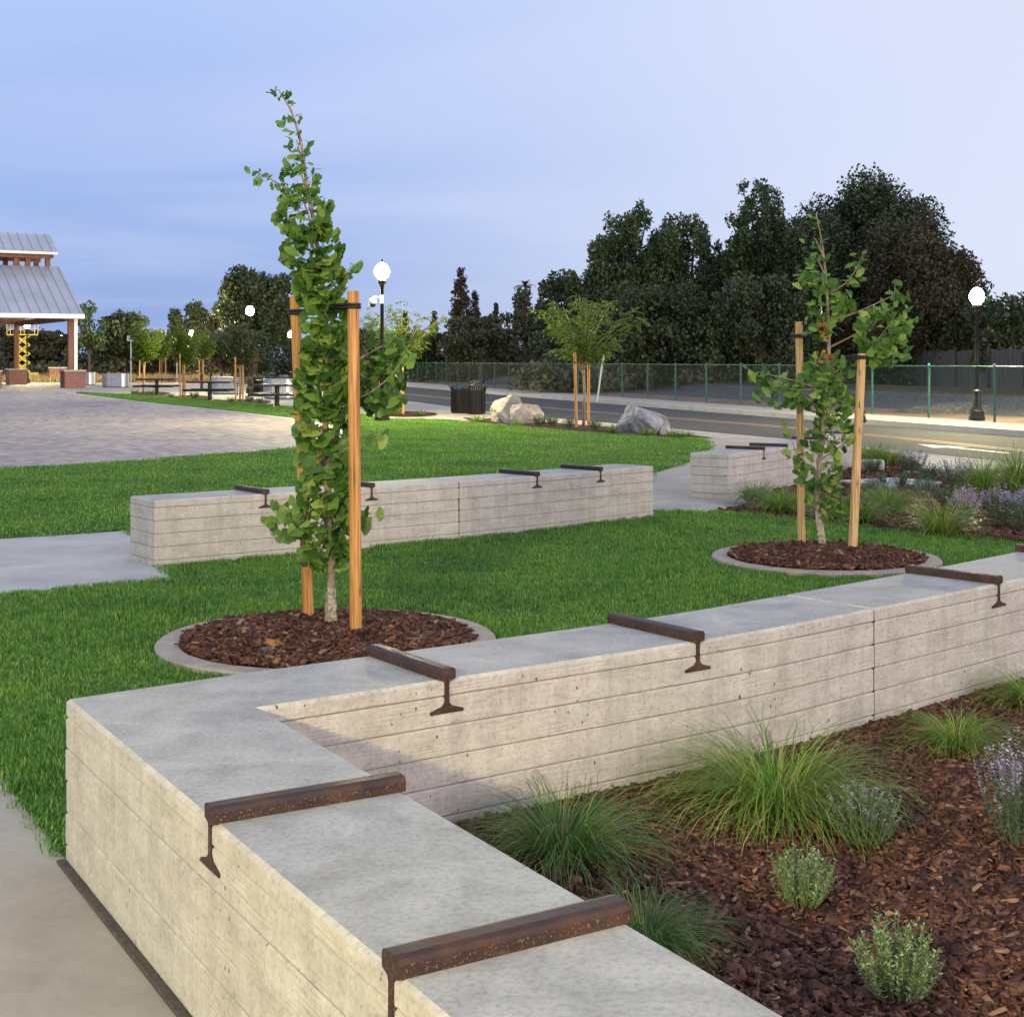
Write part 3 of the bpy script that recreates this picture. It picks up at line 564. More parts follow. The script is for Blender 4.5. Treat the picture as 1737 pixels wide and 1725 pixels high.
def blades(n, rad, h0, h1, w, bend, seed):
    r = np.random.default_rng(seed); V = []; F = []
    for k in range(n):
        a = r.uniform(0, 6.283); d = rad*math.sqrt(r.uniform(0, 1)); x, y = d*math.cos(a), d*math.sin(a); h = r.uniform(h0, h1)
        b = r.uniform(0, 6.283); bx, by = math.cos(b), math.sin(b); q = r.uniform(0.1, 1)*bend*h; wx, wy = -by*w/2, bx*w/2; i = len(V)
        V += [(x-wx, y-wy, 0), (x+wx, y+wy, 0), (x+bx*q*.35-wx*.8, y+by*q*.35-wy*.8, h*.6), (x+bx*q*.35+wx*.8, y+by*q*.35+wy*.8, h*.6), (x+bx*q, y+by*q, h), (x+bx*q, y+by*q, h)]
        F += [(i, i+1, i+3, i+2), (i+2, i+3, i+5, i+4)]
    return V, F
def piece(name, V, F, mat):
    me = np_mesh(name, V, F); me.materials.append(mat); return bpy.data.objects.new(name, me)
tuft_near = [piece('grass_tuft', *blades(34, 0.052, 0.016, 0.040, 0.0036, 0.9, s), M['grass']) for s in range(5)]
tuft_far = [piece('grass_tuft_wide', *blades(56, 0.13, 0.016, 0.038, 0.008, 0.9, 20+s), M['grass']) for s in range(4)]
def poly_points(P, dens, excl=(), dmax=1e9, dmin=0, jit=None):
    P = np.array(P); lo = P.min(0); hi = P.max(0); lo[1] = max(lo[1], dmin); hi[1] = min(hi[1], dmax)
    lo[0] = max(lo[0], -hi[1]*0.46-1); hi[0] = min(hi[0], hi[1]*0.46+1)
    dm = dens(max(lo[1], 0.5)); n = int(dm*(hi[0]-lo[0])*(hi[1]-lo[1])); x = rng.uniform(lo[0], hi[0], n); y = rng.uniform(lo[1], hi[1], n)
    k = rng.uniform(0, 1, n) < np.array(dens(y))/dm; k &= np.abs(x) < y*0.46+1.0; x = x[k]; y = y[k]; k = inside(P, x, y)
    for f in excl: k &= ~f(x, y)
    return x[k], y[k]
RINGS = [(-1.04, 7.98, 0.95), (2.50, 11.3, 0.90)]
ring_ex = [(lambda x, y, c=c: (x-c[0])**2 + (y-c[1])**2 < (c[2]+0.01)**2) for c in RINGS]
def lawn_scatter(name, P, dens, tufts, z, s0, s1, excl, label):
    x, y = poly_points(P, dens, excl); n = len(x)
    pts = np.stack([x, y, np.full(n, z)], 1); rot = np.stack([rng.normal(0, .06, n), rng.normal(0, .06, n), rng.uniform(0, 6.283, n)], 1)
    patch = 0.85 + 0.3*np.sin(x*2.1+np.sin(y*1.7)*1.3)*np.sin(y*1.9+x)   # uneven growth
    s = rng.uniform(s0, s1, n); scl = np.stack([s, s, s*patch*rng.uniform(0.8, 1.2, n)], 1)
    print(name, n); return scatter(name, pts, rot, scl, tufts, label)
lawn_scatter('lawn_grass', lawnA, lambda d: 680*np.minimum(1, (6.5/d))**1.3, tuft_near, 0.006, 0.85, 1.25, ring_ex, 'short mown green grass of the near lawn')
lawn_scatter('lawn_grass_far', lawnB, lambda d: 120*np.minimum(1, (14/d))**1.2, tuft_far, 0.014, 0.8, 1.25, [], 'short mown green grass behind the curved seat wall')
def chip(seed):
    r = random.Random(seed); L = r.choice((.008, .011, .014, .018, .024))*r.uniform(.8, 1.2); w = r.uniform(.0045, .0095); h = r.uniform(.0014, .0034); P = []
    for sx in (-1, -.1, 1):
        sk = r.uniform(-.35, .35)
        for sy, sz in ((-1, -1), (1, -1), (1, 1), (-1, 1)):
            k = r.uniform(.55, 1.0) if abs(sx) == 1 else 1.0; P.append((sx*L + sy*sk*w, sy*w*k, sz*h*r.uniform(.7, 1.2) + .002*r.uniform(-1, 1)))
    F = [(0, 3, 2, 1), (8, 9, 10, 11)] + [(a+i, a+(i+1) % 4, a+4+(i+1) % 4, a+4+i) for a in (0, 4) for i in range(4)]
    return piece('bark_chip', P, F, M['chip'])
chips = [chip(s) for s in range(16)]
def mulch(name, x, y, z, s0, s1, label):
    n = len(x); pts = np.stack([x, y, z + rng.uniform(0, .016, n)], 1)
    rot = np.stack([rng.normal(0, .38, n), rng.normal(0, .32, n), rng.uniform(0, 6.283, n)], 1)
    s = rng.uniform(s0, s1, n)*np.exp(rng.normal(0, .22, n)); print(name, n)
    return scatter(name, pts, rot, np.stack([s, s, s], 1), chips, label)
wall_ex = [lambda x, y: inside(seg1, x, y) | inside(seg2, x, y)]
x, y = poly_points(bed_near, lambda d: 11500*np.minimum(1, 3.2/d)**1.0, wall_ex, dmin=2.3)
mulch('bark_mulch', x, y, 0.014, 0.75, 1.3, 'brown shredded bark mulch in the near planting bed')
x, y = poly_points(bed_mid, lambda d: 1100*np.minimum(1, 12/d)**1.2)
mulch('bark_mulch_beside_path', x, y, 0.014, 1.1, 1.9, 'brown bark mulch of the bed beside the right path')
for c, nm, lb in zip(RINGS, ('bark_mulch_tree_ring', 'bark_mulch_far_ring'), ('bark mulch inside the concrete ring of the nearer ginkgo', 'bark mulch inside the concrete ring of the right ginkgo')):
    n = 9000 if c is RINGS[0] else 6000; r = np.sqrt(rng.uniform(0, 1, n))*(c[2]-.14); a = rng.uniform(0, 6.283, n)
    mulch(nm, c[0]+r*np.cos(a), c[1]+r*np.sin(a), 0.03+0.05*(1-(r/c[2])**2), 1.0, 1.7, lb)
# concrete rings round the staked trees
for c, lb in zip(RINGS, ('round concrete mow kerb ring with mulch under the nearer ginkgo', 'round concrete mow kerb ring with mulch under the right ginkgo')):
    m_ = MB(); m_.lathe([(c[2]-.14, -.05), (c[2]-.14, .032), (c[2]-.13, .04), (c[2]-.012, .04), (c[2], .03), (c[2], -.05)], (0, 0, 0), 64)
    m_.f = m_.f[:-2]; m_.m = m_.m[:-2]; m_.uv = m_.uv[:-2]
    e = empty('tree_ring', (c[0], c[1], 0), lb, 'tree ring', 'tree rings in the lawn')
    m_.build('kerb', M['ring'], e, smooth=False)
    m_ = MB(); m_.lathe([(c[2]-.135, 0.022), (c[2]*.6, .05), (c[2]*.3, .068), (0.01, .075)], (0, 0, 0), 40); m_.build('mulch_mound', M['mulchbed'], e, smooth=True)
# ================================================================== THINGS
# ------------------------------------------------------------------ staked ginkgo trees
def fan_leaf(seed, size=1.0):
    r = random.Random(seed); V = [(0, 0, 0)]; F = []; n = 9; sp = r.uniform(0.95, 1.25); cup = r.uniform(-.25, .45)
    for k in range(n+1):
        a = (k/n-0.5)*2*sp; rad = 1.0 + 0.035*r.uniform(-1, 1) - (0.10 if k in (4, 5) else 0) - 0.10*(2*abs(k/n-.5))**2
        V.append((rad*math.sin(a), rad*math.cos(a), -cup*a*a*.35 - .16*r.uniform(.3, 1.0) + .05*math.sin(k*2.2+seed)))
    for k in range(n): F.append((0, k+2, k+1))
    i = len(V); V += [(-.025, 0, 0), (.025, 0, 0), (.018, -.6, .10), (-.018, -.6, .10)]; F += [(i, i+1, i+2), (i, i+2, i+3)]
    return V, F
LEAF = []
for s in range(9):
    V, F = fan_leaf(s); me = np_mesh('ginkgo_leaf', V, F); me.materials.append(M['ginkgo']); LEAF.append((me, np.array(V), np.array(F)))
def leaf_matrix(p, size, out):
    """petiole end near the twig, blade hanging outward"""
    d = Vector(out) + Vector((random.gauss(0, .45), random.gauss(0, .45), random.gauss(-.25, .5))); d.normalize()
    up = Vector((random.gauss(-.1, .55), random.gauss(-.8, .5), random.gauss(.55, .5))); z = (up - d*up.dot(d)).normalized(); x = d.cross(z)
    return Matrix(((x.x, d.x, z.x, p[0]), (x.y, d.y, z.y, p[1]), (x.z, d.z, z.z, p[2]), (0, 0, 0, 1))) @ Matrix.Diagonal((size, size, size, 1))
def ginkgo(label, base, sc_px, trunk_px, trunk_r, clusters, twigs, dead, dense=2.3, group='staked young ginkgo trees'):
    bx, by = base; e = empty('ginkgo_tree', (bx, by, 0.05), label, 'tree', group)
    W3 = lambda px, py, dy=0.0: ((px-CX)/sc_px - bx, dy, EYE + (HZ-py)/sc_px - 0.05)     # local coordinates
    tr = catmull([np.array(W3(*p)) for p in trunk_px], 5)
    rad = np.interp(np.linspace(0, 1, len(tr)), np.linspace(0, 1, len(trunk_r)), trunk_r)
    k = max(2, int(len(tr)*0.13))
    t_o = MB().tube(tr, list(rad), 10).build('trunk', M['bark'], e, smooth=True)
    k = max(k, 9); fl = MB().tube([(tr[0][0], 0, -0.05), (tr[0][0], 0, 0.0), tuple(tr[0]+(tr[1]-tr[0])*.25), tuple(tr[1]), tuple(tr[k]*.5+tr[k-1]*.5)], [trunk_r[0]*3.0, trunk_r[0]*2.3, trunk_r[0]*1.45, rad[1]*1.12, rad[k]*1.05], 14)
    for i, v in enumerate(fl.v):
        j = random.uniform(.92, 1.1); fl.v[i] = (tr[0][0] + (v[0]-tr[0][0])*j, v[1]*j, v[2])
    fl.build('root_flare', M['palebark'], e, smooth=True)
    pts = []
    for (cx, cy, rx, ry, n, dy) in clusters:
        c = np.array(W3(cx, cy, dy)); rx_, ry_ = rx/sc_px, ry/sc_px
        for _ in range(int(n*dense)):
            while True:
                q = np.array([random.uniform(-1, 1) for _ in range(3)])
                if q @ q < 1: break
            q = q*(0.35+0.65*np.linalg.norm(q))/max(.35, np.linalg.norm(q))
            pts.append((c + q*np.array((rx_, max(rx_*.85, .05), ry_)), c))
        # a branch from the stem into the cluster
        if n > 6:
            j = int(np.argmin([abs(t[2]-(c[2]-.14)) for t in tr])); a = tr[j]; m_ = (a+c)/2 + np.array((0, 0, .03))
            b = MB().tube(catmull([a, m_, c + np.array((0, 0, ry_*.5))], 4), [.010, .009, .008, .007, .006, .005, .004, .004, .003], 5); b.build('branch', M['bark'], t_o, smooth=True)
    for tw in twigs:
        P = catmull([np.array(W3(*p)) for p in tw], 4); MB().tube(P, list(np.linspace(.007, .0025, len(P))), 5).build('branch', M['bark'], t_o, smooth=True)
        for q in P[3:]: pts.append((q + np.array([random.gauss(0, .012) for _ in range(3)]), P[0]))
    # leaves: the nearest 300 are pieces, the rest one mass
    data = []
    for p, c in pts:
        o = p - c; o = o/max(1e-3, np.linalg.norm(o)); edge = min(1.0, (p[2])/3.2)
        s = random.uniform(.032, .067)*(1.12 - .55*max(0, edge-.55))
        if p[2] > 2.45: s *= .7
        data.append((p, s, (o[0]+.1*random.gauss(0, 1), o[1]-.25, o[2]*.3-.15)))
    data.sort(key=lambda d: d[0][1] - d[1]*3)
    VV = []; FF = []; off = 0
    for i, (p, s, o) in enumerate(data):
        me, V, F = random.choice(LEAF); Mx = leaf_matrix(p, s, o)
        if i < 300:
            lo = bpy.data.objects.new('leaf', me); COL.objects.link(lo); lo.parent = e; lo.matrix_local = Mx
        else:
            A = np.array(Mx)[:3]; VV.append(V @ A[:, :3].T + A[:, 3]); FF.append(F+off); off += len(V)
    if VV: tag(link_mesh('inner_leaves', np_mesh('inner_leaves', np.vstack(VV), np.vstack(FF)), M['ginkgo_m'], e), kind='stuff')
    for (px, py, dy, n) in dead:
        VV = []; FF = []; off = 0; c = np.array(W3(px, py, dy))
        for _ in range(n):
            me, V, F = random.choice(LEAF); A = np.array(leaf_matrix(c + np.array([random.gauss(0, .022), random.gauss(0, .02), random.gauss(0, .05)]), random.uniform(.03, .05), (0, -.2, -1)))[:3]
            VV.append(V @ A[:, :3].T + A[:, 3]); FF.append(F+off); off += len(V)
        o = link_mesh('dry_leaves', np_mesh('dry_leaves', np.vstack(VV), np.vstack(FF)), M['deadleaf'], e); o['label'] = 'withered orange leaves'
    return e
C1 = [(472, 158, 12, 9, 5, 0), (492, 195, 20, 28, 8, 0), (503, 255, 22, 35, 12, 0), (442, 303, 16, 16, 5, .02), (508, 305, 32, 42, 34, 0), (516, 365, 42, 42, 56, 0), (528, 425, 46, 45, 62, 0), (548, 482, 38, 42, 54, 0),
      (556, 540, 34, 42, 52, 0), (556, 600, 38, 45, 60, 0), (550, 662, 48, 48, 70, 0), (642, 655, 36, 46, 44, .12), (652, 600, 20, 34, 10, .12), (590, 640, 40, 45, 26, .15), (546, 722, 44, 38, 44, 0), (550, 782, 38, 34, 26, 0),
      (550, 832, 42, 40, 40, 0), (545, 882, 56, 30, 42, 0), (552, 932, 40, 28, 30, 0), (484, 878, 18, 28, 7, 0), (598, 880, 22, 20, 8, 0)]
ginkgo('nearer slender ginkgo tree tied between two wooden stakes', (-1.03, 8.15), FPX/8.15,
       [(566, 1090), (558, 1040), (563, 975), (558, 900), (556, 820), (552, 740), (553, 660), (552, 560), (545, 470), (534, 390), (520, 310), (510, 240), (494, 190), (472, 152)],
       [.030, .026, .024, .022, .021, .019, .018, .016, .014, .012, .009, .007, .005, .003], C1,
       [[(520, 345), (485, 320), (455, 302), (428, 290)], [(548, 500), (580, 470), (600, 448)], [(560, 900), (600, 885), (632, 868)], [(548, 900), (500, 880), (470, 855)], [(552, 880), (505, 865), (462, 880)], [(560, 770), (620, 750), (650, 738)], [(556, 690), (620, 670), (660, 640), (690, 600)]],
       [(552, 742, -.03, 9), (537, 775, -.03, 4)])
C2 = [(1382, 372, 8, 12, 5, 0), (1380, 408, 18, 12, 8, 0), (1382, 440, 18, 12, 8, 0), (1392, 478, 32, 22, 26, 0), (1404, 515, 38, 28, 40, 0), (1395, 550, 30, 22, 18, 0), (1355, 470, 14, 14, 4, 0), (1450, 458, 14, 24, 6, 0),
      (1438, 512, 14, 20, 8, 0), (1488, 560, 42, 38, 64, -.05), (1510, 520, 28, 34, 18, -.05), (1500, 598, 42, 22, 36, -.05), (1405, 625, 38, 26, 44, 0), (1385, 660, 48, 28, 54, 0), (1325, 665, 40, 24, 38, .02), (1290, 640, 20, 16, 7, .02),
      (1418, 690, 36, 28, 46, 0), (1410, 740, 42, 30, 36, 0), (1385, 790, 40, 30, 30, 0), (1345, 770, 18, 22, 6, 0), (1400, 835, 34, 26, 34, 0), (1415, 865, 22, 16, 20, 0)]
ginkgo('right ginkgo tree with a bushy side branch, tied between two wooden stakes', (2.56, 11.6), FPX/11.6,
       [(1398, 946), (1393, 905), (1386, 850), (1390, 790), (1397, 720), (1402, 650), (1406, 590), (1404, 520), (1400, 460), (1394, 410), (1384, 362)],
       [.030, .024, .022, .020, .019, .017, .015, .012, .009, .006, .004], C2,
       [[(1404, 640), (1440, 615), (1475, 590), (1510, 545), (1518, 485)], [(1475, 590), (1520, 570), (1545, 540)], [(1402, 660), (1340, 660), (1300, 645), (1268, 625)], [(1404, 500), (1440, 475), (1468, 425)], [(1392, 800), (1355, 775), (1335, 720)], [(1392, 780), (1440, 745), (1462, 700)]],
       [(1396, 560, -.05, 10), (1390, 600, -.05, 6)], 1.6)
# stakes and ties
def stake(label, bp, tp_, r, tree, tie_z, mat, group='stakes of the ginkgo trees', n=12):
    b = Vector((*bp, -0.05)); t = Vector((*tp_[:2], tp_[2])); e = empty('tree_stake', (bp[0], bp[1], 0.03), label, 'stake', group)
    m_ = MB(); P = [b.lerp(t, k/8) for k in range(9)]; m_.tube(P, [r*(1.05-.05*k/8)*random.uniform(.985, 1.015) for k in range(9)], n)
    m_.build('post', mat, e, (bp[0], bp[1], .03))
    if tie_z:
        q = b.lerp(t, (tie_z+.05)/(t.z+.05)); tv = Vector((tree[0], tree[1], tie_z+.01)); d = (tv-q); d.z = 0; dl = d.length; d.normalize(); s = Vector((-d.y, d.x, 0)); L = []
        for k in range(13):
            a = math.pi/2 + math.pi*k/12; L.append(q + d*math.cos(a)*(r+.006) + s*math.sin(a)*(r+.006))
        L = [q + d*dl*.95 + s*.012] + L + [q + d*dl*.95 - s*.012]
        tm = MB(); tm.tube(L, .0085, 6); tm.tube([p + Vector((0, 0, .017)) for p in L], .007, 6)
        tm.build('tie_strap', M['rubber'], e, (bp[0], bp[1], .03), smooth=True)
    return e
T1 = (-1.09, 8.15); T2 = (2.58, 11.6)
stake('left wooden stake of the nearer ginkgo, leaning outward', G(525, 1068), ((500-CX)*8.42/FPX, 8.42, EYE+(HZ-503)*8.42/FPX), .031, T1, 1.88, M['stake'])
stake('right wooden stake of the nearer ginkgo with a long crack', G(604, 1094), ((599-CX)*7.96/FPX, 7.96, EYE+(HZ-494)*7.96/FPX), .033, T1, 1.90, M['stake'])
stake('left thin stake of the right ginkgo, bare at its top', G(1360, 934), ((1355-CX)*11.93/FPX, 11.93, EYE+(HZ-546)*11.93/FPX), .031, T2, 1.80, M['stake2'])
stake('right thick stake of the right ginkgo, top hidden in leaves', G(1445, 946), ((1462-CX)*11.5/FPX, 11.5, EYE+(HZ-600)*11.5/FPX), .036, T2, 1.62, M['stake2'])
# small drain cap and two dry leaves lying in the near ring
x, y = G(455, 1108, .06); m_ = MB().lathe([(.055, 0), (.055, .02), (.045, .026), (.02, .027)], n=16); m_.v = [(a+x, b+y, c+.06) for a, b, c in m_.v]
one(m_, 'valve_cap', M['rubber'], (x, y, .06), 'small black round valve cap in the near ring mulch', 'valve cap')
for (px, py, rz, lb) in ((462, 1100, .3, 'curled orange dry leaf on mulch, left of two'), (480, 1098, 1.4, 'curled orange dry leaf on mulch, right of two')):
    x, y = G(px, py, .09); V, F = fan_leaf(int(rz*10)); o = link_mesh('fallen_leaf', np_mesh('fallen_leaf', np.array(V)*.05, F), M['deadleaf']); o.location = (x, y, .10); o.rotation_euler = (.9, .3, rz)
    tag(o, lb, 'leaf', 'dry leaves in the near ring')

# ------------------------------------------------------------------ bedding plants
def arc_blades(n, L0, L1, w, seed, spread=1.0, droop=1.0, core=.05):
    r = np.random.default_rng(seed); V = []; F = []
    for k in range(n):
        a = r.uniform(0, 6.283); d = core*math.sqrt(r.uniform(0, 1)); L = r.uniform(L0, L1); dx, dy = math.cos(a), math.sin(a); el = R(r.uniform(30, 86)); px, py, pz = d*dx, d*dy, 0.0
        ww = w*r.uniform(.7, 1.2); tw = r.normal(0, .35); i = len(V); S = 6; sx, sy = -math.sin(a+tw), math.cos(a+tw)
        for s in range(S+1):
            q = ww*(1-(s/S)**2.2*.85)/2; V += [(px-sx*q, py-sy*q, max(pz, .004)), (px+sx*q, py+sy*q, max(pz, .004))]
            ja = r.normal(0, .16); dx, dy = dx*math.cos(ja)-dy*math.sin(ja), dx*math.sin(ja)+dy*math.cos(ja); st = L/S; px += dx*math.cos(el)*st*spread; py += dy*math.cos(el)*st*spread; pz += math.sin(el)*st; el -= droop*R(r.uniform(14, 34))*(.55+s/S)
        F += [(i+2*s, i+2*s+1, i+2*s+3, i+2*s+2) for s in range(S)]
    return V, F
sedge_me = [np_mesh('sedge', *arc_blades(1300, .24, .60, .0032, 1, 1.0, 1.0, .12)), np_mesh('sedge', *arc_blades(640, .24, .46, .0036, 2, 1.0, .95, .09)), np_mesh('sedge', *arc_blades(480, .24, .42, .0055, 3, .95, .75, .09))]
for me in sedge_me: me.materials.append(M['sedge'])
sedge_dk = np_mesh('sedge', *arc_blades(1000, .22, .56, .0032, 5, 1.0, 1.0, .10)); sedge_dk.materials.append(M['sedge_dark'])
sedge_sm = np_mesh('sedge', *arc_blades(110, .18, .36, .012, 6, .9, .6, .08)); sedge_sm.materials.append(M['sedge'])
def plant(name, me, px, py, s, label, cat, group, z=.02, sz=None):
    x, y = G(px, py, z); o = bpy.data.objects.new(name, me); COL.objects.link(o); o.location = (x, y, z); o.rotation_euler = (0, 0, random.uniform(0, 6.28)); o.scale = (s, s, sz or s*.74)
    return tag(o, label, cat, group)
g_ = 'sedge clumps in the near bed'
plant('sedge_clump', sedge_dk, 955, 1455, .95, 'dark green sedge clump against the corner of the foreground wall', 'sedge', g_)
plant('sedge_clump', sedge_me[0], 1318, 1372, 1.12, 'largest arching sedge clump, in front of the long wall', 'sedge', g_)
plant('sedge_clump', sedge_me[1], 1622, 1268, .80, 'sedge clump right of the wall joint, by the lilac flowers', 'sedge', g_)
plant('sedge_clump', sedge_me[1], 1752, 1195, .85, 'sedge clump cut by the right picture edge, against the wall', 'sedge', g_)
plant('sedge_clump', sedge_dk, 1092, 1606, .62, 'small sedge clump beside the end of the nearest rail', 'sedge', g_)
g_ = 'sedge clumps in the bed beside the right path'
for (px, py, k, s, lb) in [(1282, 852, 1, .8, 'dark sedge clump touching the farthest seat wall'), (1325, 868, 2, .95, 'sedge clump at the lawn edge left of the thin stake'), (1405, 880, 2, .8, 'low sedge clump behind the right ginkgo trunk'),
                           (1462, 885, 2, .9, 'sedge clump just right of the thick stake'), (1508, 868, 0, .85, 'broad sedge clump right of the thick stake, set back'), (1600, 906, 2, 1.05, 'bright sedge clump at the lawn edge before the pale pink flowers'),
                           (1668, 838, 2, 1.0, 'tall upright sedge behind the pale pink flowers'), (1727, 832, 2, 1.15, 'tall sedge at the right edge beside the white pavement'), (1480, 782, 1, 1.1, 'far sedge mass at the kerb, left part'), (1507, 786, 1, 1.0, 'far sedge mass at the kerb, right part')]:
    s *= 1.3; plant('sedge_clump', sedge_dk if k == 1 and px < 1300 else sedge_me[k], px, py, s, lb, 'sedge', g_, sz=s*(1.4 if 'tall' in lb else .85))
def bushy(seed, stems, h, rad, leaf, mats, flower=0.0, step=.012):
    r = np.random.default_rng(seed); V = []; F = []; FV = []; FF = []; st = MB()
    for k in range(stems):
        a = r.uniform(0, 6.283); q = rad*math.sqrt(r.uniform(0, 1)); b0 = np.array((q*.35*math.cos(a), q*.35*math.sin(a), 0)); top = np.array((q*math.cos(a), q*math.sin(a), h*r.uniform(.65, 1.05)*(1-.25*(q/rad)**2)))
        mid_ = b0*.4+top*.6 + np.array((0, 0, -.1*h)); P = [b0, mid_, top]; st.tube([tuple(p) for p in P], .0015, 3, cap=False)
        L = np.linalg.norm(top-b0); n = int(L/step)
        for j in range(n):
            t = (j+.5)/n; t = .18+.82*t; p = (1-t)**2*b0 + 2*t*(1-t)*mid_ + t*t*top; fl = flower and t > 1-flower
            for _ in range(3 if fl else 2):
                aa = r.uniform(0, 6.283); d = np.array((math.cos(aa), math.sin(aa), r.uniform(.1, .9))); d /= np.linalg.norm(d); s = np.cross(d, (0, 0, 1)); s /= np.linalg.norm(s); s = s*.6+np.array((0, 0, .5))*r.uniform(-1, 1)
                l_ = leaf*r.uniform(.6, 1.2)*(.8 if fl else 1); X = FV if fl else V; Y = FF if fl else F; i = len(X)
                X += [p, p+d*l_*.5+s*l_*.28, p+d*l_, p+d*l_*.5-s*l_*.28]; Y.append((i, i+1, i+2, i+3))
    return (np_mesh('leaves', V, F), np_mesh('flowers', FV, FF) if FV else None, st)
def make_bush(name, seed, stems, h, rad, leaf, lm, fm=None, flower=0.0, step=.012):
    a, b, st = bushy(seed, stems, h, rad, leaf, None, flower, step); a.materials.append(M[lm])
    if b: b.materials.append(M[fm])
    sm = bpy.data.meshes.new('stems'); sm.from_pydata(st.v, [], st.f); sm.materials.append(M['stem']); return (name, a, b, sm)
def place_bush(proto, px, py, s, label, cat, group, z=.02):
    x, y = G(px, py, z); e = empty(proto[0], (x, y, z), label, cat, group, random.uniform(0, 6.28)); e.scale = (s, s, s)
    for nm, me in (('leaves', proto[1]), ('flowers', proto[2]), ('stems', proto[3])):
        if me:
            o = bpy.data.objects.new(nm, me); COL.objects.link(o); o.parent = e
    return e
th = make_bush('thyme_shrub', 11, 70, .21, .115, .0145, 'thyme', step=.0085); ge = make_bush('germander_shrub', 12, 95, .21, .125, .0135, 'germander', 'lilac', .06, step=.0075)
cat_ = make_bush('catmint_plant', 13, 46, .42, .15, .022, 'germander', 'lilac', .33, step=.014); pk = make_bush('sage_plant', 14, 70, .36, .2, .03, 'thyme', 'palepink', .5, step=.02)
sm = make_bush('low_shrub', 15, 70, .22, .16, .025, 'germander', step=.018); smf = make_bush('white_flower_shrub', 16, 70, .25, .16, .025, 'germander', 'palepink', .12, step=.02)
lav = make_bush('lavender_plant', 17, 60, .42, .24, .035, 'germander', 'lilac', .2, step=.024)
place_bush(ge, 1468, 1434, 1.0, 'grey-green shrub beside the largest sedge clump', 'shrub', 'small shrubs in the near bed')
place_bush(th, 1362, 1540, .88, 'pale variegated shrub in the middle of the near mulch', 'shrub', 'small shrubs in the near bed')
place_bush(th, 1522, 1700, 1.0, 'variegated shrub nearest the bottom right corner', 'shrub', 'small shrubs in the near bed')
place_bush(cat_, 1728, 1435, .95, 'tall catmint with lilac flower spikes at the right edge', 'catmint', None)
g_ = 'flowering plants in the bed beside the right path'
for pr, px, py, s, lb in [(pk, 1638, 878, .95, 'pale pink flowering sage in the middle of the far bed'), (lav, 1700, 892, 1.0, 'lilac flowering plant left of the right picture edge'), (lav, 1740, 900, 1.0, 'lilac flowering plant cut by the right picture edge'),
                          (lav, 1548, 806, 1.0, 'lilac flowering plant beside the dark square of mulch at the pavement'), (lav, 1625, 832, 1.05, 'lilac flowering plant in front of the round paved well'), (smf, 1478, 842, .9, 'white flowering low plant right of the thick stake'), (smf, 1505, 850, .85, 'white flowering low plant behind the broad sedge'), (smf, 1572, 845, .9, 'pale flowered low shrub left of the dark green shrub')]:
    place_bush(pr, px, py, s, lb, 'flowering plant', g_)
g_ = 'low shrubs in the bed beside the right path'
for px, py, s, lb in [(1490, 832, 1.0, 'dark low shrub beside the concrete lid, left of it'), (1528, 826, .9, 'low shrub in front of the concrete lid'), (1568, 834, 1.0, 'low shrub between the lid and the yellow-green shrub'), (1610, 858, 1.05, 'dark green shrub behind the pale pink sage'), (1575, 816, 1.1, 'yellow-green shrub near the round paved well'), (1478, 800, 1.0, 'bright leafy shrub before the short concrete block')]:
    place_bush(sm, px, py, s, lb, 'shrub', g_)
# concrete lid, round well and short block in that bed
x, y = G(1510, 818, .04); m_ = MB(); m_.box((x, y, .03), (1.0, .8, .05), .5); m_2 = MB(); m_2.box((x, y, .064), (.55, .4, .014), .5)
e = empty('utility_lid', (x, y, 0), 'flat square concrete utility lid lying in the mulch', 'utility lid'); m_.build('frame', M['kerb'], e, (x, y, 0)); m_2.build('cover', M['greysteel'], e, (x, y, 0))
x, y = G(1650, 801, .03); e = empty('paved_well', (x, y, 0), 'round gravel well with a pale concrete rim near the kerb', 'tree well')
r_ = MB(); r_.lathe([(.75, 0.002), (.75, .025), (.95, .025), (.95, 0.002)], n=40); r_.f = r_.f[:-2]; r_.m = r_.m[:-2]; r_.uv = r_.uv[:-2]; r_.build('rim', M['kerb'], e); MB().lathe([(.75, .006), (.4, .016), (.01, .018)], n=32).build('gravel', M['dirt'], e)
x, y = G(1478, 800, 0); c_ = MB(); c_.tube([(x-.2, y, .09), (x+.14, y-.05, .09), (x+.17, y-.055, .09)], [.09, .09, .07], 16); one(c_, 'concrete_block', M['kerb'], (x, y, 0), 'short round-ended pale concrete block in the far bed', 'concrete block')

# ------------------------------------------------------------------ street lamps
def make_lamp(height):
    """post-top acorn lamp; origin at its foot"""
    h = height; gz = h-.52
    base = MB().lathe([(.21, 0), (.21, .10), (.185, .12), (.185, .22), (.20, .24), (.17, .28), (.125, .36), (.105, .62), (.10, .72), (.125, .74), (.125, .78), (.075, .82), (.06, .86)], n=16)
    pole = MB().lathe([(.058, .84), (.052, 1.6), (.045, gz-.22), (.06, gz-.20), (.06, gz-.17), (.045, gz-.15)], n=12)
    col = MB().lathe([(.05, gz-.16), (.10, gz-.11), (.115, gz-.05), (.115, gz-.02), (.09, gz-.005)], n=16)
    globe = MB().lathe([(.088, gz), (.16, gz+.06), (.20, gz+.15), (.195, gz+.24), (.14, gz+.35), (.07, gz+.42)], n=12)
    fin = MB().lathe([(.072, gz+.418), (.06, gz+.45), (.02, gz+.47), (.028, gz+.49), (.004, gz+.53)], n=10)
    return [('base', base, M['black']), ('pole', pole, M['black']), ('collar', col, M['black']), ('globe', globe, M['glow']), ('finial', fin, M['black'])]
protos = {}
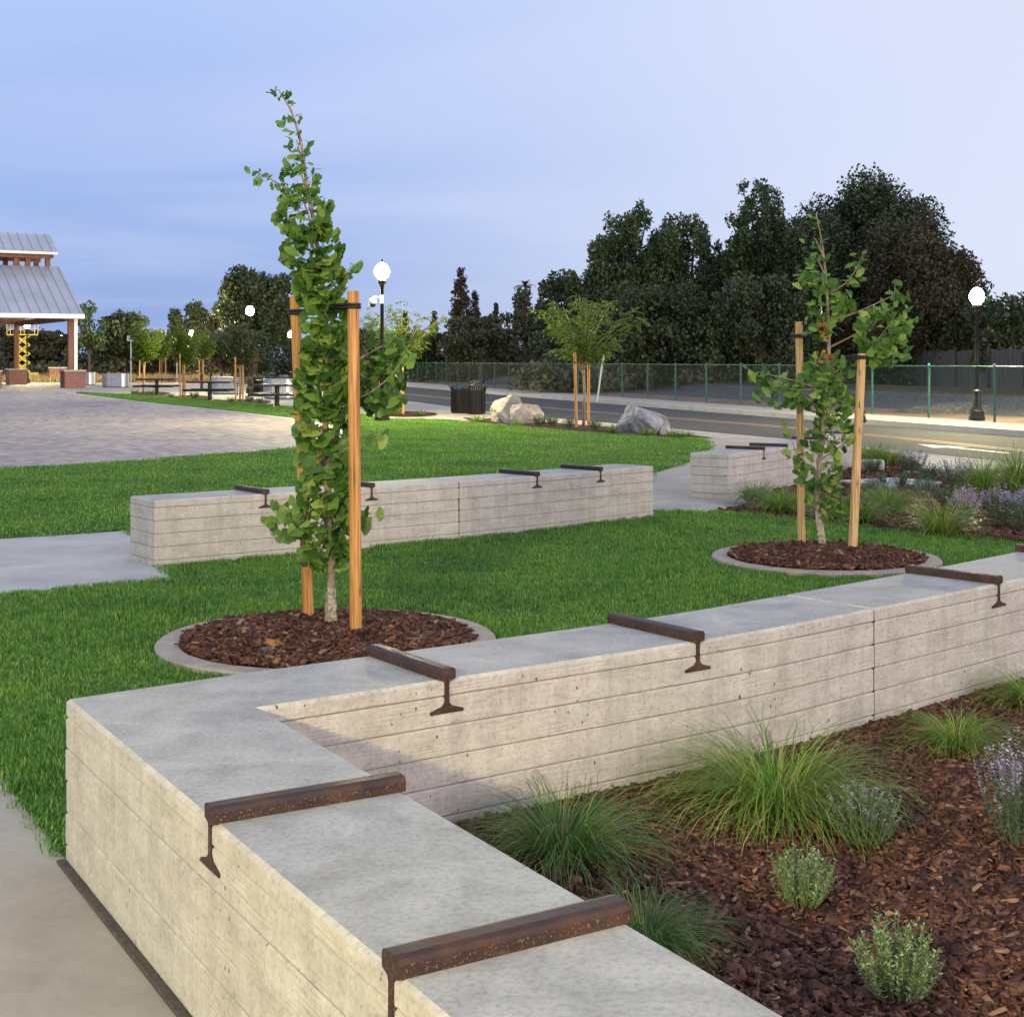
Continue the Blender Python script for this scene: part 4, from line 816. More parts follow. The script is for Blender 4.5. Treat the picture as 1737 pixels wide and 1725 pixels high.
def lamp(x, y, h, label, z=0.0):
    e = empty('street_lamp', (x, y, z), label, 'street lamp', 'lit acorn street lamps')
    if h not in protos: protos[h] = [(n, mb.build(n, m, None, smooth=(n != 'base'))) for n, mb, m in make_lamp(h)]; first = True
    else: first = False
    for n, o in protos[h]:
        c = o if first else o.copy()
        if not first: COL.objects.link(c)
        c.parent = e
    return e
def lamp_px(px, py, gy, label):
    x, y = G(px, py); h = EYE + (HZ-gy)*y/FPX + .34; return lamp(x, y, round(h, 2), label), (x, y, h)
_, (lx, ly, lh) = lamp_px(648, 715, 462, 'brightest lit lamp post, right of the nearer ginkgo')
lamp(*G(1657, 713, .014), 3.62, 'lit lamp post at the far side of the road, right edge', .014)
lamp_px(424, 668, 528, 'lit lamp post left of the nearer ginkgo behind the picnic tables')
lamp_px(46, 650, 553, 'lit lamp post under the pavilion roof, nearest of three')
lamp_px(56, 637, 573, 'small far lamp post under the pavilion, low and left')
lamp_px(107, 636, 571, 'small far lamp post beside the pavilion corner post')
lamp_px(325, 645, 566, 'far lit lamp post among the young trees on the left')
lamp_px(493, 650, 568, 'far lit lamp post hidden behind the left stake of the ginkgo')
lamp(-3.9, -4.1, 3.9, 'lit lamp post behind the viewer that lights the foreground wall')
e = empty('security_camera', (lx, ly, 0), 'white dome security camera on an arm of the brightest lamp post', 'camera'); zc = EYE + (HZ-512)*ly/FPX
MB().tube([(-.02, -.03, zc+.10), (-.2, -.05, zc+.12), (-.24, -.05, zc+.08)], .025, 8).build('arm', M['whiteplastic'], e)
MB().lathe([(.03, .10), (.09, .06), (.10, -.02), (.095, -.06)], (-.24, -.05, zc), 14).build('housing', M['whiteplastic'], e, smooth=True)
MB().lathe([(.085, -.06), (.075, -.11), (.04, -.145), (.005, -.155)], (-.24, -.05, zc), 14).build('dome', M['darkglass'], e, smooth=True)
MB().box((.0, -.05, zc+.06), (.09, .06, .22)).build('mount_box', M['whiteplastic'], e)

# ------------------------------------------------------------------ young pistache trees with stakes
def young_tree(label, px, py, top, half, stake_px, seed, mat='pist', dens=1.7, group='staked young trees with feathery crowns'):
    r = np.random.default_rng(seed); x, y = G(px, py); k = FPX/y; H = EYE + (HZ-top)/k; Wd = half/k; e = empty('young_tree', (x, y, 0), label, 'tree', group)
    tr = [(0, 0, 0), (.02, 0, H*.25), (-.01, .01, H*.48)]; t_o = MB().tube(tr, [.04, .032, .028], 8).build('trunk', M['bark'], e, smooth=True)
    V = []; F = []
    for b in range(26):
        a = b*2.4 + r.uniform(-.3, .3); f_ = r.uniform(.15, 1.0); q = f_*Wd
        if b % 3 == 0: q = Wd*r.uniform(.2, .62); ez = H*r.uniform(.50, .74)
        else: ez = H*(1.0 - .17*f_ + r.uniform(-.07, .03))
        s0 = np.array((0, 0, H*r.uniform(.36, .48))); en = np.array((q*math.cos(a), q*math.sin(a), ez))
        mi = s0*.45+en*.55 + np.array((0, 0, H*.05)); P = catmull([s0, mi, en], 5); MB().tube(P, list(np.linspace(.016, .004, len(P))), 4, cap=False).build('branch', M['bark'], t_o)
        for j in range(int(20*dens)):
            t = r.uniform(.22, 1.0); p = (1-t)**2*s0 + 2*t*(1-t)*mi + t*t*en; aa = r.uniform(0, 6.283); d = np.array((math.cos(aa), math.sin(aa), r.uniform(-.45, .5))); d /= np.linalg.norm(d); L = r.uniform(.14, .30)*(H/3.4)
            for s in range(8):                                    # leaflets along a drooping leaf stalk
                u_ = (s+1)/8; c = p + d*L*u_ + np.array((0, 0, -.32*L*u_*u_)); sd_ = np.cross(d, (0, 0, 1)); sd_ /= np.linalg.norm(sd_)
                for sg in (-1, 1):
                    dd = (sd_*sg*.8 + d*.55 + np.array((0, 0, r.uniform(-.7, .1)))); l_ = (.062 if y < 45 else .082)*(H/3.4)*r.uniform(.8, 1.25); w = np.cross(dd, (r.normal(), r.normal(), 1.2)); w = w/np.linalg.norm(w)*l_*.22; i = len(V)
                    V += [c, c+dd*l_*.5+w, c+dd*l_, c+dd*l_*.5-w]; F.append((i, i+1, i+2, i+3))
    link_mesh('crown', np_mesh('crown', V, F), M[mat], e)
    for i, (sx, sy, sy2, sw) in enumerate(stake_px):
        bx, by = G(sx, sy); tz = EYE + (HZ-sy2)*by/FPX
        stake(f"{('left', 'right')[i] if len(stake_px) > 1 else 'single'} stake of the {label.split(',')[0]}", (bx, by), (bx + sw*by/FPX, by, tz), .034, (x, y), tz-.25, M['stake'], 'stakes of the young trees', 8)
    return e
young_tree('young feathery tree between the two boulders, brightly lit', 990, 724, 488, 112, [(978, 726, 598, -3), (998, 722, 575, 1)], 31, dens=1.5)
young_tree('young feathery tree behind the lamp post with the camera', 680, 702, 508, 98, [(672, 703, 606, 0), (684, 703, 590, -2)], 32, dens=1.4)
young_tree('young tree at the left end of the picnic tables, bright green', 243, 668, 545, 40, [(236, 666, 600, 1), (243, 665, 596, 4)], 33)
young_tree('young tree behind the first picnic table, dark crown', 274, 650, 560, 34, [(271, 650, 606, 0), (281, 650, 596, 0)], 34)
young_tree('young tree between the first and second picnic tables', 310, 675, 548, 42, [(306, 676, 600, -1), (314, 675, 592, -2)], 35)
young_tree('young tree behind the second picnic table', 343, 652, 556, 36, [(338, 652, 600, 0), (345, 652, 596, 0)], 36)
young_tree('young dull green tree between the second and third picnic tables', 407, 680, 540, 50, [(400, 681, 606, -1), (412, 680, 592, 0)], 37, 'walnut')
young_tree('small young tree beyond the pavilion corner', 170, 640, 590, 20, [(168, 640, 610, 0)], 38, 'walnut', .7)

# ------------------------------------------------------------------ picnic tables, planters, bins, bollards
def picnic_table(px, py, label):
    x, y = G(px, py); e = empty('picnic_table', (x, y, 0), label, 'picnic table', 'black metal picnic tables', R(random.uniform(-4, 4)))
    MB().lathe([(.16, 0), (.16, .03), (.085, .05), (.08, .68), (.13, .71)], n=12).build('pedestal', M['black'], e)
    t = MB(); t.box((0, 0, .75), (1.75, .78, .06)); 
    for k in range(-11, 12): t.box((k*.075, -.395, .735), (.045, .014, .07))
    t.build('table_top', M['black'], e)
    for s in (-1, 1):
        b = MB(); b.box((0, s*.72, .45), (1.75, .28, .05)); b.tube([(-.92, s*.72, .43), (.92, s*.72, .43)], .04, 8); b.build('bench_seat', M['black'], e)
        MB().tube([(0, s*.04, .36), (0, s*.62, .40), (0, s*.72, .43)], .035, 8).build('bench_arm', M['black'], e)
for px, py, lb in ((266, 671, 'left picnic table of three, black metal with attached benches'), (356, 680, 'middle picnic table of three, black metal on one pedestal'), (470, 690, 'right picnic table of three, partly behind the left stake')): picnic_table(px, py, lb)
def stock_tank(px, py, w, label):
    x, y = G(px, py); k = w*y/FPX/2; r = .42; e = empty('stock_tank_planter', (x, y, 0), label, 'planter', 'galvanised stock tank planters'); P = []
    L = max(k-r, .02)
    for i in range(24):
        a = 2*math.pi*i/24; P.append((math.copysign(L, math.cos(a)) + r*math.cos(a), r*math.sin(a)))
    b = MB()
    for z0, z1, o in ((.04, .2, 0), (.2, .23, -.012), (.23, .5, 0), (.5, .53, -.012), (.53, .8, 0)): b.prism(offset_poly(P, -o), z0, z1)
    b.build('tank', M['steel'], e, smooth=False)
    MB().prism(offset_poly(P, .05), 0.0, .05).build('skid', M['black'], e)
    rim = MB(); rim.tube([(*p, .81) for p in P] + [(*P[0], .81)], .025, 6); rim.build('rim', M['steel'], e); MB().prism(offset_poly(P, .03), .7, .79).build('soil', M['mulchbed'], e)
for px, py, w, lb in ((149, 653, 26, 'round-ended steel tank planter behind the brick pier'), (196, 657, 45, 'steel tank planter in the open between pavilion and tables'), (386, 669, 54, 'steel tank planter behind the middle picnic table'), (474, 676, 54, 'steel tank planter behind the right picnic table')): stock_tank(px, py, w, lb)
def bin_(x, y, label, liner=None, dome=False, h=.84):
    e = empty('litter_bin', (x, y, 0), label, 'litter bin', 'black slatted litter bins'); n = 30
    MB().lathe([(.25, .03), (.26, .10), (.265, h-.12), (.24, h-.11)], n=24).build('body', M['black'], e)
    sm_ = MB(); sm_.lathe([(.28, .02), (.29, .05), (.28, .06)], n=24); sm_.build('base_ring', M['black'], e)
    p = MB()
    for k in range(n):
        a = 2*math.pi*k/n; c, s = math.cos(a), math.sin(a); p.tube([(c*.28, s*.28, .04), (c*.285, s*.285, h-.14), (c*.31, s*.31, h-.05), (c*.365, s*.365, h)], .016, 4)
    o = p.build('slats', M['black'], e)
    MB().tube([(math.cos(a)*.29, math.sin(a)*.29, h-.13) for a in np.linspace(0, 2*math.pi, 25)], .014, 6).build('band', M['black'], e)
    if liner: MB().lathe([(.235, h-.25), (.262, h-.04), (.268, h-.03), (.25, h-.04)], n=24).build('liner', M[liner], e)
    if dome:
        d = MB(); d.lathe([(.16, h+.10), (.15, h+.14), (.09, h+.17), (.01, h+.18)], n=18)
        for a in (0, 2.1, 4.2): d.tube([(math.cos(a)*.22, math.sin(a)*.22, h-.06), (math.cos(a)*.13, math.sin(a)*.13, h+.11)], .012, 5)
        d.build('rain_bonnet', M['black'], e)
x, y = G(781, 701); bin_(x, y, 'litter bin with a blue liner, left of the pair by the road', 'blue')
x, y = G(807, 703); bin_(x, y, 'litter bin with a domed bonnet, right of the pair by the road', None, True)
x, y = G(441, 672); bin_(x, y, 'litter bin beside the black bench, left of the nearer ginkgo')
x, y = G(462, 668); bin_(x, y, 'litter bin with bonnet behind the right steel planter', None, True)
for px, py, lb in ((342, 660, 'nearest bollard, left of four'), (358, 659, 'bollard second from left behind the planter'), (376, 658, 'bollard third from left behind the planter'), (394, 657, 'rightmost bollard of four, beside the black bench')):
    x, y = G(px, py); b = MB().lathe([(.10, 0), (.10, .06), (.075, .1), (.07, .66), (.09, .68), (.09, .72), (.06, .75), (.075, .80), (.06, .87), (.02, .9)], n=12); b.v = [(p[0]+x, p[1]+y, p[2]) for p in b.v]
    one(b, 'bollard', M['black'], (x, y, 0), lb, 'bollard', 'black bollards by the patio')
# black bench seen from its end
x, y = G(424, 671); e = empty('park_bench', (x, y, 0), 'black metal bench seen end-on behind the picnic tables', 'bench', rz=.35)
for s in np.linspace(-.25, .2, 6): MB().box((0, s, .44), (1.4, .06, .02)).build('seat_slat', M['black'], e)
for s in np.linspace(.52, .85, 5): MB().box((0, .27+(s-.5)*.25, s), (1.4, .02, .055)).build('back_slat', M['black'], e)
for s in (-.62, .62):
    f = MB(); f.tube([(s, -.26, 0), (s, -.24, .43), (s, .24, .43), (s, .38, .88)], .022, 6); f.tube([(s, .26, 0), (s, .22, .43)], .022, 6); f.tube([(s, -.24, .43), (s, -.22, .63), (s, .28, .64)], .02, 6); f.build('end_frame', M['black'], e)
# posts and thin sign poles
for px, py, ty, lb in ((154, 631, 602, 'slim black post beyond the pavilion, left of two'), (190, 632, 602, 'slim black post beyond the steel planter, right of two')):
    x, y = G(px, py+6); h = EYE+(HZ-ty)*y/FPX; b = MB().lathe([(.09, 0), (.09, .1), (.06, .14), (.06, h-.1), (.09, h-.08), (.02, h)], n=10); b.v = [(p[0]+x, p[1]+y, p[2]) for p in b.v]
    one(b, 'post', M['black'], (x, y, 0), lb, 'post', 'slim black posts')
def sign_pole(px, py, ty, lean, label, plate):
    x, y = G(px, py); h = EYE+(HZ-ty)*y/FPX; e = empty('sign_post', (x, y, 0), label, 'sign post')
    MB().tube([(0, 0, 0), (lean, 0, h)], .035, 8).build('pole', M['greysteel'], e); MB().box((lean*.95+plate[2], .03, h-.16), (plate[0], plate[1], .34)).build('plate', M['greysteel'], e)
sign_pole(222, 655, 570, 0, 'pale sign post with a small plate left of the young trees', (.5, .04, 0)); sign_pole(300, 650, 606, 0, 'short thin grey post among the young trees', (.12, .03, 0)); sign_pole(1013, 681, 597, .12*2.2, 'leaning pale sign post across the road behind the young tree', (.05, .4, 0))

# ------------------------------------------------------------------ boulders
def boulder(px, py, parts, mat, label, seed):
    from mathutils import noise
    x, y = G(px, py); k = y/FPX; bm = bmesh.new(); rr = random.Random(seed)
    for (ox, w, h, dp) in parts:
        pl = []
        for _ in range(13):
            n_ = Vector((rr.gauss(0, 1), rr.gauss(0, 1), rr.gauss(.25, .7))).normalized(); pl.append((n_, rr.uniform(.52, .86)))
        g = bmesh.ops.create_icosphere(bm, subdivisions=5, radius=1.0)
        for v in g['verts']:
            p = v.co.copy()*1.08
            for n_, d_ in pl:
                e_ = p.dot(n_) - d_
                if e_ > 0: p -= n_*e_*.94
            q = v.co*1.6 + Vector((seed+ox*3, seed*2, ox)); p *= 1 + .10*noise.noise(q) + .05*noise.noise(q*3.1) + .022*noise.noise(q*8)
            t = max(0, min(1, p.z*.5+.5)); p.x *= 1.12-.30*t; p.y *= 1.12-.30*t
            v.co = Vector((ox*k + p.x*w*k*.58, p.y*dp*.55, max(-.08, (p.z*.72+.40)*h*k)))
    me = bpy.data.meshes.new('boulder'); bm.to_mesh(me); bm.free()
    o = link_mesh('boulder', me, mat, None, (x, y, 0), True); return tag(o, label, 'boulder', 'landscape boulders')
boulder(872, 719, [(-6, 58, 46, .9), (16, 56, 37, .85), (-24, 40, 31, .7)], M['rock_tan'], 'tan many-humped boulder right of the litter bins', 3)
boulder(1096, 737, [(-6, 84, 50, 1.0), (28, 34, 25, .7)], M['rock_grey'], 'grey rounded boulder near the right end of the lawn', 8)
g_ = 'small plants along the boulder strip'
for px, py, s, pr, lb in [(812, 715, 1.2, 0, 'low plant left of the tan boulder'), (878, 721, 1.0, 0, 'low grass tuft in front of the tan boulder'), (915, 722, 1.3, 1, 'grey-green shrub at the right foot of the tan boulder'), (938, 722, 1.2, 1, 'grey-green shrub second right of the tan boulder'), (965, 726, 1.2, 1, 'shrub at the foot of the left stake between boulders'), (1010, 730, 1.3, 1, 'shrub right of the stakes between the boulders'), (1040, 733, 1.3, 0, 'bright grass tuft left of the grey boulder'), (1098, 739, 1.2, 0, 'grass tuft in front of the grey boulder'), (1140, 741, 1.2, 0, 'grass tuft right of the grey boulder'), (1165, 742, 1.0, 0, 'last low tuft at the strip end'),
                          (228, 667, 1.3, 0, 'low tuft in the patch of the leftmost young tree, left'), (256, 668, 1.4, 0, 'low tuft in the patch of the leftmost young tree, right'), (290, 674, 1.3, 0, 'low tuft left of the second mulch patch'), (330, 676, 1.4, 1, 'low shrub in the second mulch patch'), (392, 681, 1.3, 0, 'low tuft in the third mulch patch, left'), (424, 682, 1.4, 1, 'low shrub in the third mulch patch, middle'), (440, 683, 1.0, 1, 'low shrub in the third mulch patch, right'), (668, 703, 1.2, 0, 'low tuft at the stakes behind the lamp post'), (712, 704, 1.1, 0, 'low tuft right of the stakes behind the lamp post')]:
    if pr: place_bush(sm, px, py, s, lb, 'plant', g_)
    else: plant('grass_tuft', sedge_sm, px, py, s, lb, 'plant', g_)

# ------------------------------------------------------------------ pavilion
def pavilion():
    C = np.array((-25.1, 83.0)); ev = np.array((math.cos(R(30)), math.sin(R(30)))); sv = np.array((-ev[1], ev[0]))
    e = empty('pavilion', (C[0], C[1], 0), 'open pavilion with two-tier grey metal roof on brick piers', 'pavilion')
    L3 = lambda a, b, z: (ev[0]*a+sv[0]*b, ev[1]*a+sv[1]*b, z)
    D = 16.6; LN = 17.0
    def roof(name, a0, a1, b0, b1, z0, z1, th=.16, flip=False):
        m_ = MB(); A = [L3(a0, b0, z0), L3(a1, b0, z0), L3(a1, b1, z1), L3(a0, b1, z1)]; B = [(p[0], p[1], p[2]-th) for p in A]
        m_.face(A if not flip else A[::-1]); m_.face(B[::-1])
        for i in range(4): m_.face([A[i], B[i], B[(i+1) % 4], A[(i+1) % 4]])
        o = m_.build(name, M['roof'], e)
        sm_ = MB(); d0 = np.array(L3(0, b0, z0)); d1 = np.array(L3(0, b1, z1)); dd = d1-d0; w = np.array(L3(.018, 0, 0)); h = np.array((0, 0, .06))
        P = [d0-w, d0+w, d0+w+h, d0-w+h]; Q = [p+dd for p in P]; sm_.face(P[::-1]); sm_.face(Q)
        for i in range(4): sm_.face([P[i], P[(i+1) % 4], Q[(i+1) % 4], Q[i]])
        first = None
        for k in np.arange(a0+.04, a1, .56):
            if first is None: first = sm_.build('seam', M['greysteel'], o); c = first
            else: c = first.copy(); COL.objects.link(c); c.parent = o
            c.location = L3(k, 0, 0.002)
        return o
    roof('lower_roof', -LN, 0, 0, 6.3, 4.28, 7.45); roof('rear_lower_roof', -LN, 0, D, D-6.3, 4.28, 7.45, flip=True)
    roof('upper_roof', -LN+.2, -.2, 6.0, 8.3, 8.35, 9.62); roof('rear_upper_roof', -LN+.2, -.2, D-6.0, 8.3, 8.35, 9.62, flip=True)
    def beam(nm, a0, b0, z0, a1, b1, z1, w=.2, h=.3, mat='timber'):
        p = np.array(L3(a0, b0, z0)); q = np.array(L3(a1, b1, z1)); t = (q-p)/np.linalg.norm(q-p); s = np.cross(t, (0, 0, 1)); s = s/np.linalg.norm(s) if np.linalg.norm(s) > .1 else np.array(L3(1, 0, 0)); u_ = np.cross(s, t)
        m_ = MB(); A = [p+s*x*w/2+u_*y_*h/2 for x, y_ in ((-1, -1), (1, -1), (1, 1), (-1, 1))]; B = [v+(q-p) for v in A]; m_.face(A[::-1]); m_.face(B)
        for i in range(4): m_.face([A[i], A[(i+1) % 4], B[(i+1) % 4], B[i]])
        m_.build(nm, M[mat], e)
    for b in (.9, D-.9): beam('beam', -LN+.3, b, 4.25, -.3, b, 4.25, .25, .4)
    for b in (6.4, D-6.4): beam('beam', -LN+.4, b, 8.12, -.4, b, 8.12, .2, .3)
    beam('fascia', -LN, -.03, 4.19, .02, -.03, 4.19, .05, .26, 'whiteplastic')
    for a in (-.7, -1.9, -2.6, -6, -10, -14):
        for b in (6.6, D-6.6): beam('monitor_post', a, b, 7.0, a, b, 8.0, .28, .28)
    for a in (-.8, -5.5, -11, -16):
        beam('tie_beam', a, .9, 4.1, a, D-.9, 4.1, .2, .35)
        for b in (.9, D-.6):
            c = L3(a + (.35 if b < 2 else 0), b, 0); pr = MB(); hw = .59
            P = [(c[0]+ev[0]*x*hw+sv[0]*y_*hw, c[1]+ev[1]*x*hw+sv[1]*y_*hw) for x, y_ in ((-1, -1), (1, -1), (1, 1), (-1, 1))]
            pr.prism(P, 0, .96); pr.build('brick_pier', M['brick'], e)
            Q = offset_poly(P, -.06); k = MB(); k.prism(Q, .965, 1.06, .02); k.build('capstone', M['capstone'], e)
            for dx in ((-.14, .16) if a > -1 and b < 2 else (0,)):
                mt = 'timber' if dx <= 0 else 'whiteplastic'; q_ = L3(dx + a + (.35 if b < 2 else 0), b, 0); pm = MB(); pm.box((q_[0], q_[1], 2.6), (.28 if dx <= 0 else .2, .28 if dx <= 0 else .2, 3.08), R(30)); pm.build('column', M[mt], e)
    return e
pavilion()
x, y = G(101, 647); P = [(x-.6, y-.6), (x+.6, y-.6), (x+.6, y+.6), (x-.6, y+.6)]; e = empty('brick_pier', (x, y, 0), 'separate dark brick pier behind the pavilion corner', 'brick pier')
MB().prism(P, 0, 1.0).build('shaft', M['brick'], e, (x, y, 0)); MB().prism(offset_poly(P, -.06), 1.005, 1.1, .02).build('capstone', M['capstone'], e, (x, y, 0))
# yellow scissor lift parked under the roof
x, y = G(38, 646); e = empty('scissor_lift', (x, y, 0), 'yellow scissor lift raised under the pavilion roof', 'scissor lift')
b = MB(); b.box((0, 0, .45), (2.3, .9, .4)); b.build('chassis', M['liftyellow'], e)
for sx in (-.8, .8):
    for sy in (-.42, .42): w = MB(); w.tube([(sx, sy-.08, .2), (sx, sy+.08, .2)], .2, 14); w.build('wheel', M['rubber'], e)
for k in range(4):
    z0 = .7+k*.72
    for sy in (-.3, .3):
        a_ = MB(); a_.tube([(-.5, sy, z0), (.5, sy, z0+.72)], .05, 6); a_.tube([(.5, sy, z0), (-.5, sy, z0+.72)], .05, 6); a_.build('scissor_arm', M['liftyellow'], e)
p = MB(); p.box((0, 0, 3.66), (2.2, .8, .08)); p.build('platform', M['liftyellow'], e)
g = MB()
for z in (4.1, 4.5): g.tube([(-1.1, -.4, z), (1.1, -.4, z), (1.1, .4, z), (-1.1, .4, z), (-1.1, -.4, z)], .025, 5)
for sx in (-1.1, 0, 1.1):
    for sy in (-.4, .4): g.tube([(sx, sy, 3.7), (sx, sy, 4.5)], .025, 5)
g.build('guard_rail', M['liftyellow'], e)

# ------------------------------------------------------------------ fence, railway, board fence
fl = lambda d: 11.9 - (d-38.4)*.29
e = empty('chain_link_fence', (fl(38.4), 38.4, 0), 'green chain link fence running along the far side of the road', 'fence'); o3 = (fl(38.4), 38.4, 0)
ds = [22.0]
while ds[-1] < 230: ds.append(ds[-1] + 2.9)
pm = MB().lathe([(.035, 0), (.035, 1.46), (.042, 1.47), (.042, 1.50), (.01, 1.53)], n=8); first = pm.build('post', M['greenpost'], e)
for i, d in enumerate(ds):
    c = first if i == 0 else first.copy()
    if i: COL.objects.link(c); c.parent = e
    c.location = (fl(d)-o3[0], d-o3[1], 0)
a, b = ds[0], ds[-1]
MB().tube([(fl(a), a, 1.45), (fl(b), b, 1.45)], .018, 6).build('top_rail', M['greenpost'], e, o3)
MB().face([(fl(a), a, .05), (fl(b), b, .05), (fl(b), b, 1.44), (fl(a), a, 1.44)]).build('mesh_fabric', M['net'], e, o3)
tl = lambda d: 17.6 - (d-47.6)*.285
def strip(name, d0, d1, prof, mat, kind='structure'):
    m_ = MB(); 
    for (o0, z0), (o1, z1) in zip(prof, prof[1:]): m_.face([(tl(d0)+o0, d0, z0), (tl(d1)+o0, d1, z0), (tl(d1)+o1, d1, z1), (tl(d0)+o1, d0, z1)])
    return tag(m_.build(name, mat), kind=kind)
strip('ballast', 15, 420, [(-5.2, .005), (-3.0, .12), (-1.7, .42), (1.7, .42), (3.2, .1), (5, .005)], M['ballast'])
e = empty('railway_track', (tl(47.6), 47.6, .42), 'pair of railway rails on grey ballast beyond the fence', 'railway track'); o3 = (tl(47.6), 47.6, .42)
for s in (-.75, .75):
    m_ = MB()
    for w, z0, z1 in ((.14, .43, .45), (.03, .45, .56), (.075, .56, .60)):
        P = [(tl(15)+s-w/2, 15), (tl(15)+s+w/2, 15), (tl(420)+s+w/2, 420), (tl(420)+s-w/2, 420)]; m_.prism(P, z0, z1)
    m_.build('rail', M['railsteel'], e, o3)
sl = MB().box((0, 0, 0), (2.5, .22, .1), R(16)); first = sl.build('sleeper', M['darkbark'], e)
for i in range(120):
    d = 30+i*.62; c = first if i == 0 else first.copy()
    if i: COL.objects.link(c); c.parent = e
    c.location = (tl(d)-o3[0], d-o3[1], .0)
bl = lambda d: 24.5 - (d-56)*.285
e = empty('board_fence', (bl(60), 60, 0), 'dark weathered board fence behind the railway on the right', 'fence'); o3 = (bl(60), 60, 0)
m_ = MB().box((0, 0, 1.05), (.025, .29, 2.1), R(16)); first = m_.build('board', M['oldboard'], e)
for i in range(96):
    d = 50+i*.31; c = first if i == 0 else first.copy()
    if i: COL.objects.link(c); c.parent = e
    c.location = (bl(d)-o3[0] + random.uniform(-.01, .01), d-o3[1], random.uniform(-.06, .06))
for i in range(12):
    d = 50+i*2.5; m_ = MB().box((bl(d)-.08, d, 1.1), (.1, .1, 2.25), R(16)); m_.build('post', M['ballast'], e, o3)

# low pile of dark gravel behind the fence beside the right lamp
x, y = G(1630, 700, .05); gm = MB(); rr = random.Random(5)
gm.lathe([(1.0, -.04), (.86, .06), (.6, .2), (.3, .29), (.01, .31)], (0, 0, 0), 40, sx=1.9, sy=1.5)
gm.v = [(a_*(1+.05*math.sin(b_*5+a_*3))+x+.3, b_+y+1.6, c_*(1+.15*math.sin(a_*4+b_*2))) for a_, b_, c_ in gm.v]
one(gm, 'gravel_pile', M['ballast'], (x+.3, y+1.6, 0), 'low pile of dark gravel behind the fence at the right lamp post', 'gravel pile', smooth=True)
# ------------------------------------------------------------------ background trees
def crown_mesh(lobes, leaf, dens, seed, flat=1.0, shell=.45):
    r = np.random.default_rng(seed); C = []; 
    for (x, y, z, a, b, c) in lobes:
        n = int(dens*(a*b+b*c+a*c)/3); v = r.normal(size=(n, 3)); v /= np.linalg.norm(v, axis=1)[:, None]; q = r.uniform(0, 1, n)**shell
        bump = 1 + .22*np.sin(v[:, 0]*7+seed)*np.sin(v[:, 1]*6+z)*np.sin(v[:, 2]*8+x); C.append(np.array((x, y, z)) + v*np.array((a, b, c))*(q*bump)[:, None])
    C = np.vstack(C); C = C[C[:, 2] > .15]; n = len(C); d = r.normal(size=(n, 3)); d[:, 2] *= flat; d /= np.linalg.norm(d, axis=1)[:, None]
    s = np.cross(d, r.normal(size=(n, 3))); s /= np.linalg.norm(s, axis=1)[:, None]; L = leaf*r.uniform(.6, 1.4, n)[:, None]
    V = np.empty((n, 4, 3)); V[:, 0] = C-d*L*.5; V[:, 1] = C+s*L*.33; V[:, 2] = C+d*L*.5; V[:, 3] = C-s*L*.33
    F = np.arange(n*4).reshape(n, 4); return np_mesh('crown', V.reshape(-1, 3), F)
def big_tree(label, px, d, top, half, low, mat, seed, leaf=.24, dens=260, nl=26, name='oak_tree', limbs=7, shape='round', xs=None, openc=False, group='trees beyond the railway'):
    r = np.random.default_rng(seed); k = d/FPX; x = (px-CX)*k; H = EYE+(HZ-top)*k; Wd = half*k; Lz = max(.2, EYE+(HZ-low)*k); e = empty(name, (x, d, 0), label, 'tree', group); lob = []
    Rz = (H-Lz)/2; cz = (H+Lz)/2
    for i in range(nl):
        v = r.normal(size=3); v /= np.linalg.norm(v); q = r.uniform(.5, .86)
        if shape == 'spread' and v[2] < -.2: v[2] *= .5
        s = r.uniform(.13, .24) if openc else r.uniform(.20, .36)
        if openc: q = r.uniform(.45, 1.0)
        lob.append((v[0]*Wd*q, v[1]*Wd*q*.8, cz+v[2]*Rz*q, Wd*s, Wd*s, Rz*s*r.uniform(.8, 1.15)))
    lob.append((0, 0, cz-.25*Rz*openc, Wd*.55, Wd*.55, Rz*.5))
    for i in range(nl//2):                                     # low skirts of foliage
        a = r.uniform(0, 6.283); q = Wd*math.sqrt(r.uniform(.1, .95)); s = r.uniform(.20, .34); lob.append((q*math.cos(a), q*math.sin(a)*.8, Lz+(cz-Lz)*r.uniform(.1, .9), Wd*s, Wd*s, max(.7, Rz*s*.9)))
    if xs:
        for (dx, dz, a, c) in xs: lob.append((dx*k, r.uniform(-1, 1), EYE+(HZ-dz)*k, a*k, a*k, c*k))
    tr = MB().tube([(0, 0, -.1), (.1, 0, Lz*.5+.2), (0, .1, Lz+.25*(H-Lz)), (.1, 0, cz+.3*Rz)], [Wd*.07+.1, Wd*.055+.06, Wd*.04+.04, .06], 8).build('trunk', M['darkbark'], e, smooth=True)
    for i in range(limbs):
        l_ = lob[i]; m_ = MB(); z0 = Lz + (H-Lz)*r.uniform(.02, .3); m_.tube(catmull([np.array((0, 0, z0)), np.array((l_[0]*.5, l_[1]*.5, (z0+l_[2])/2)), np.array(l_[:3])], 3), [.16, .13, .11, .09, .07, .05, .03][:7], 5, cap=False); m_.build('limb', M['darkbark'], tr)
    if xs:
        for (dx, dz, a, c) in xs:
            m_ = MB(); t_ = np.array((dx*k, 0, EYE+(HZ-dz)*k)); m_.tube(catmull([np.array((dx*k*.55, 0, cz)), t_*.5+np.array((dx*k*.8, 0, cz))*.5, t_], 3), [.12, .11, .10, .08, .07, .05, .03], 5, cap=False); m_.build('limb', M['darkbark'], tr)
    link_mesh('crown', crown_mesh(lob, leaf, dens, seed), M[mat], e); return e
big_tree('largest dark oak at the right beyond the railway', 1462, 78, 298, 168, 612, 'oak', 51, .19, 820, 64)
big_tree('brownish oak standing before the largest oak', 1552, 72, 366, 116, 615, 'oakbrown', 52, .18, 720, 44)
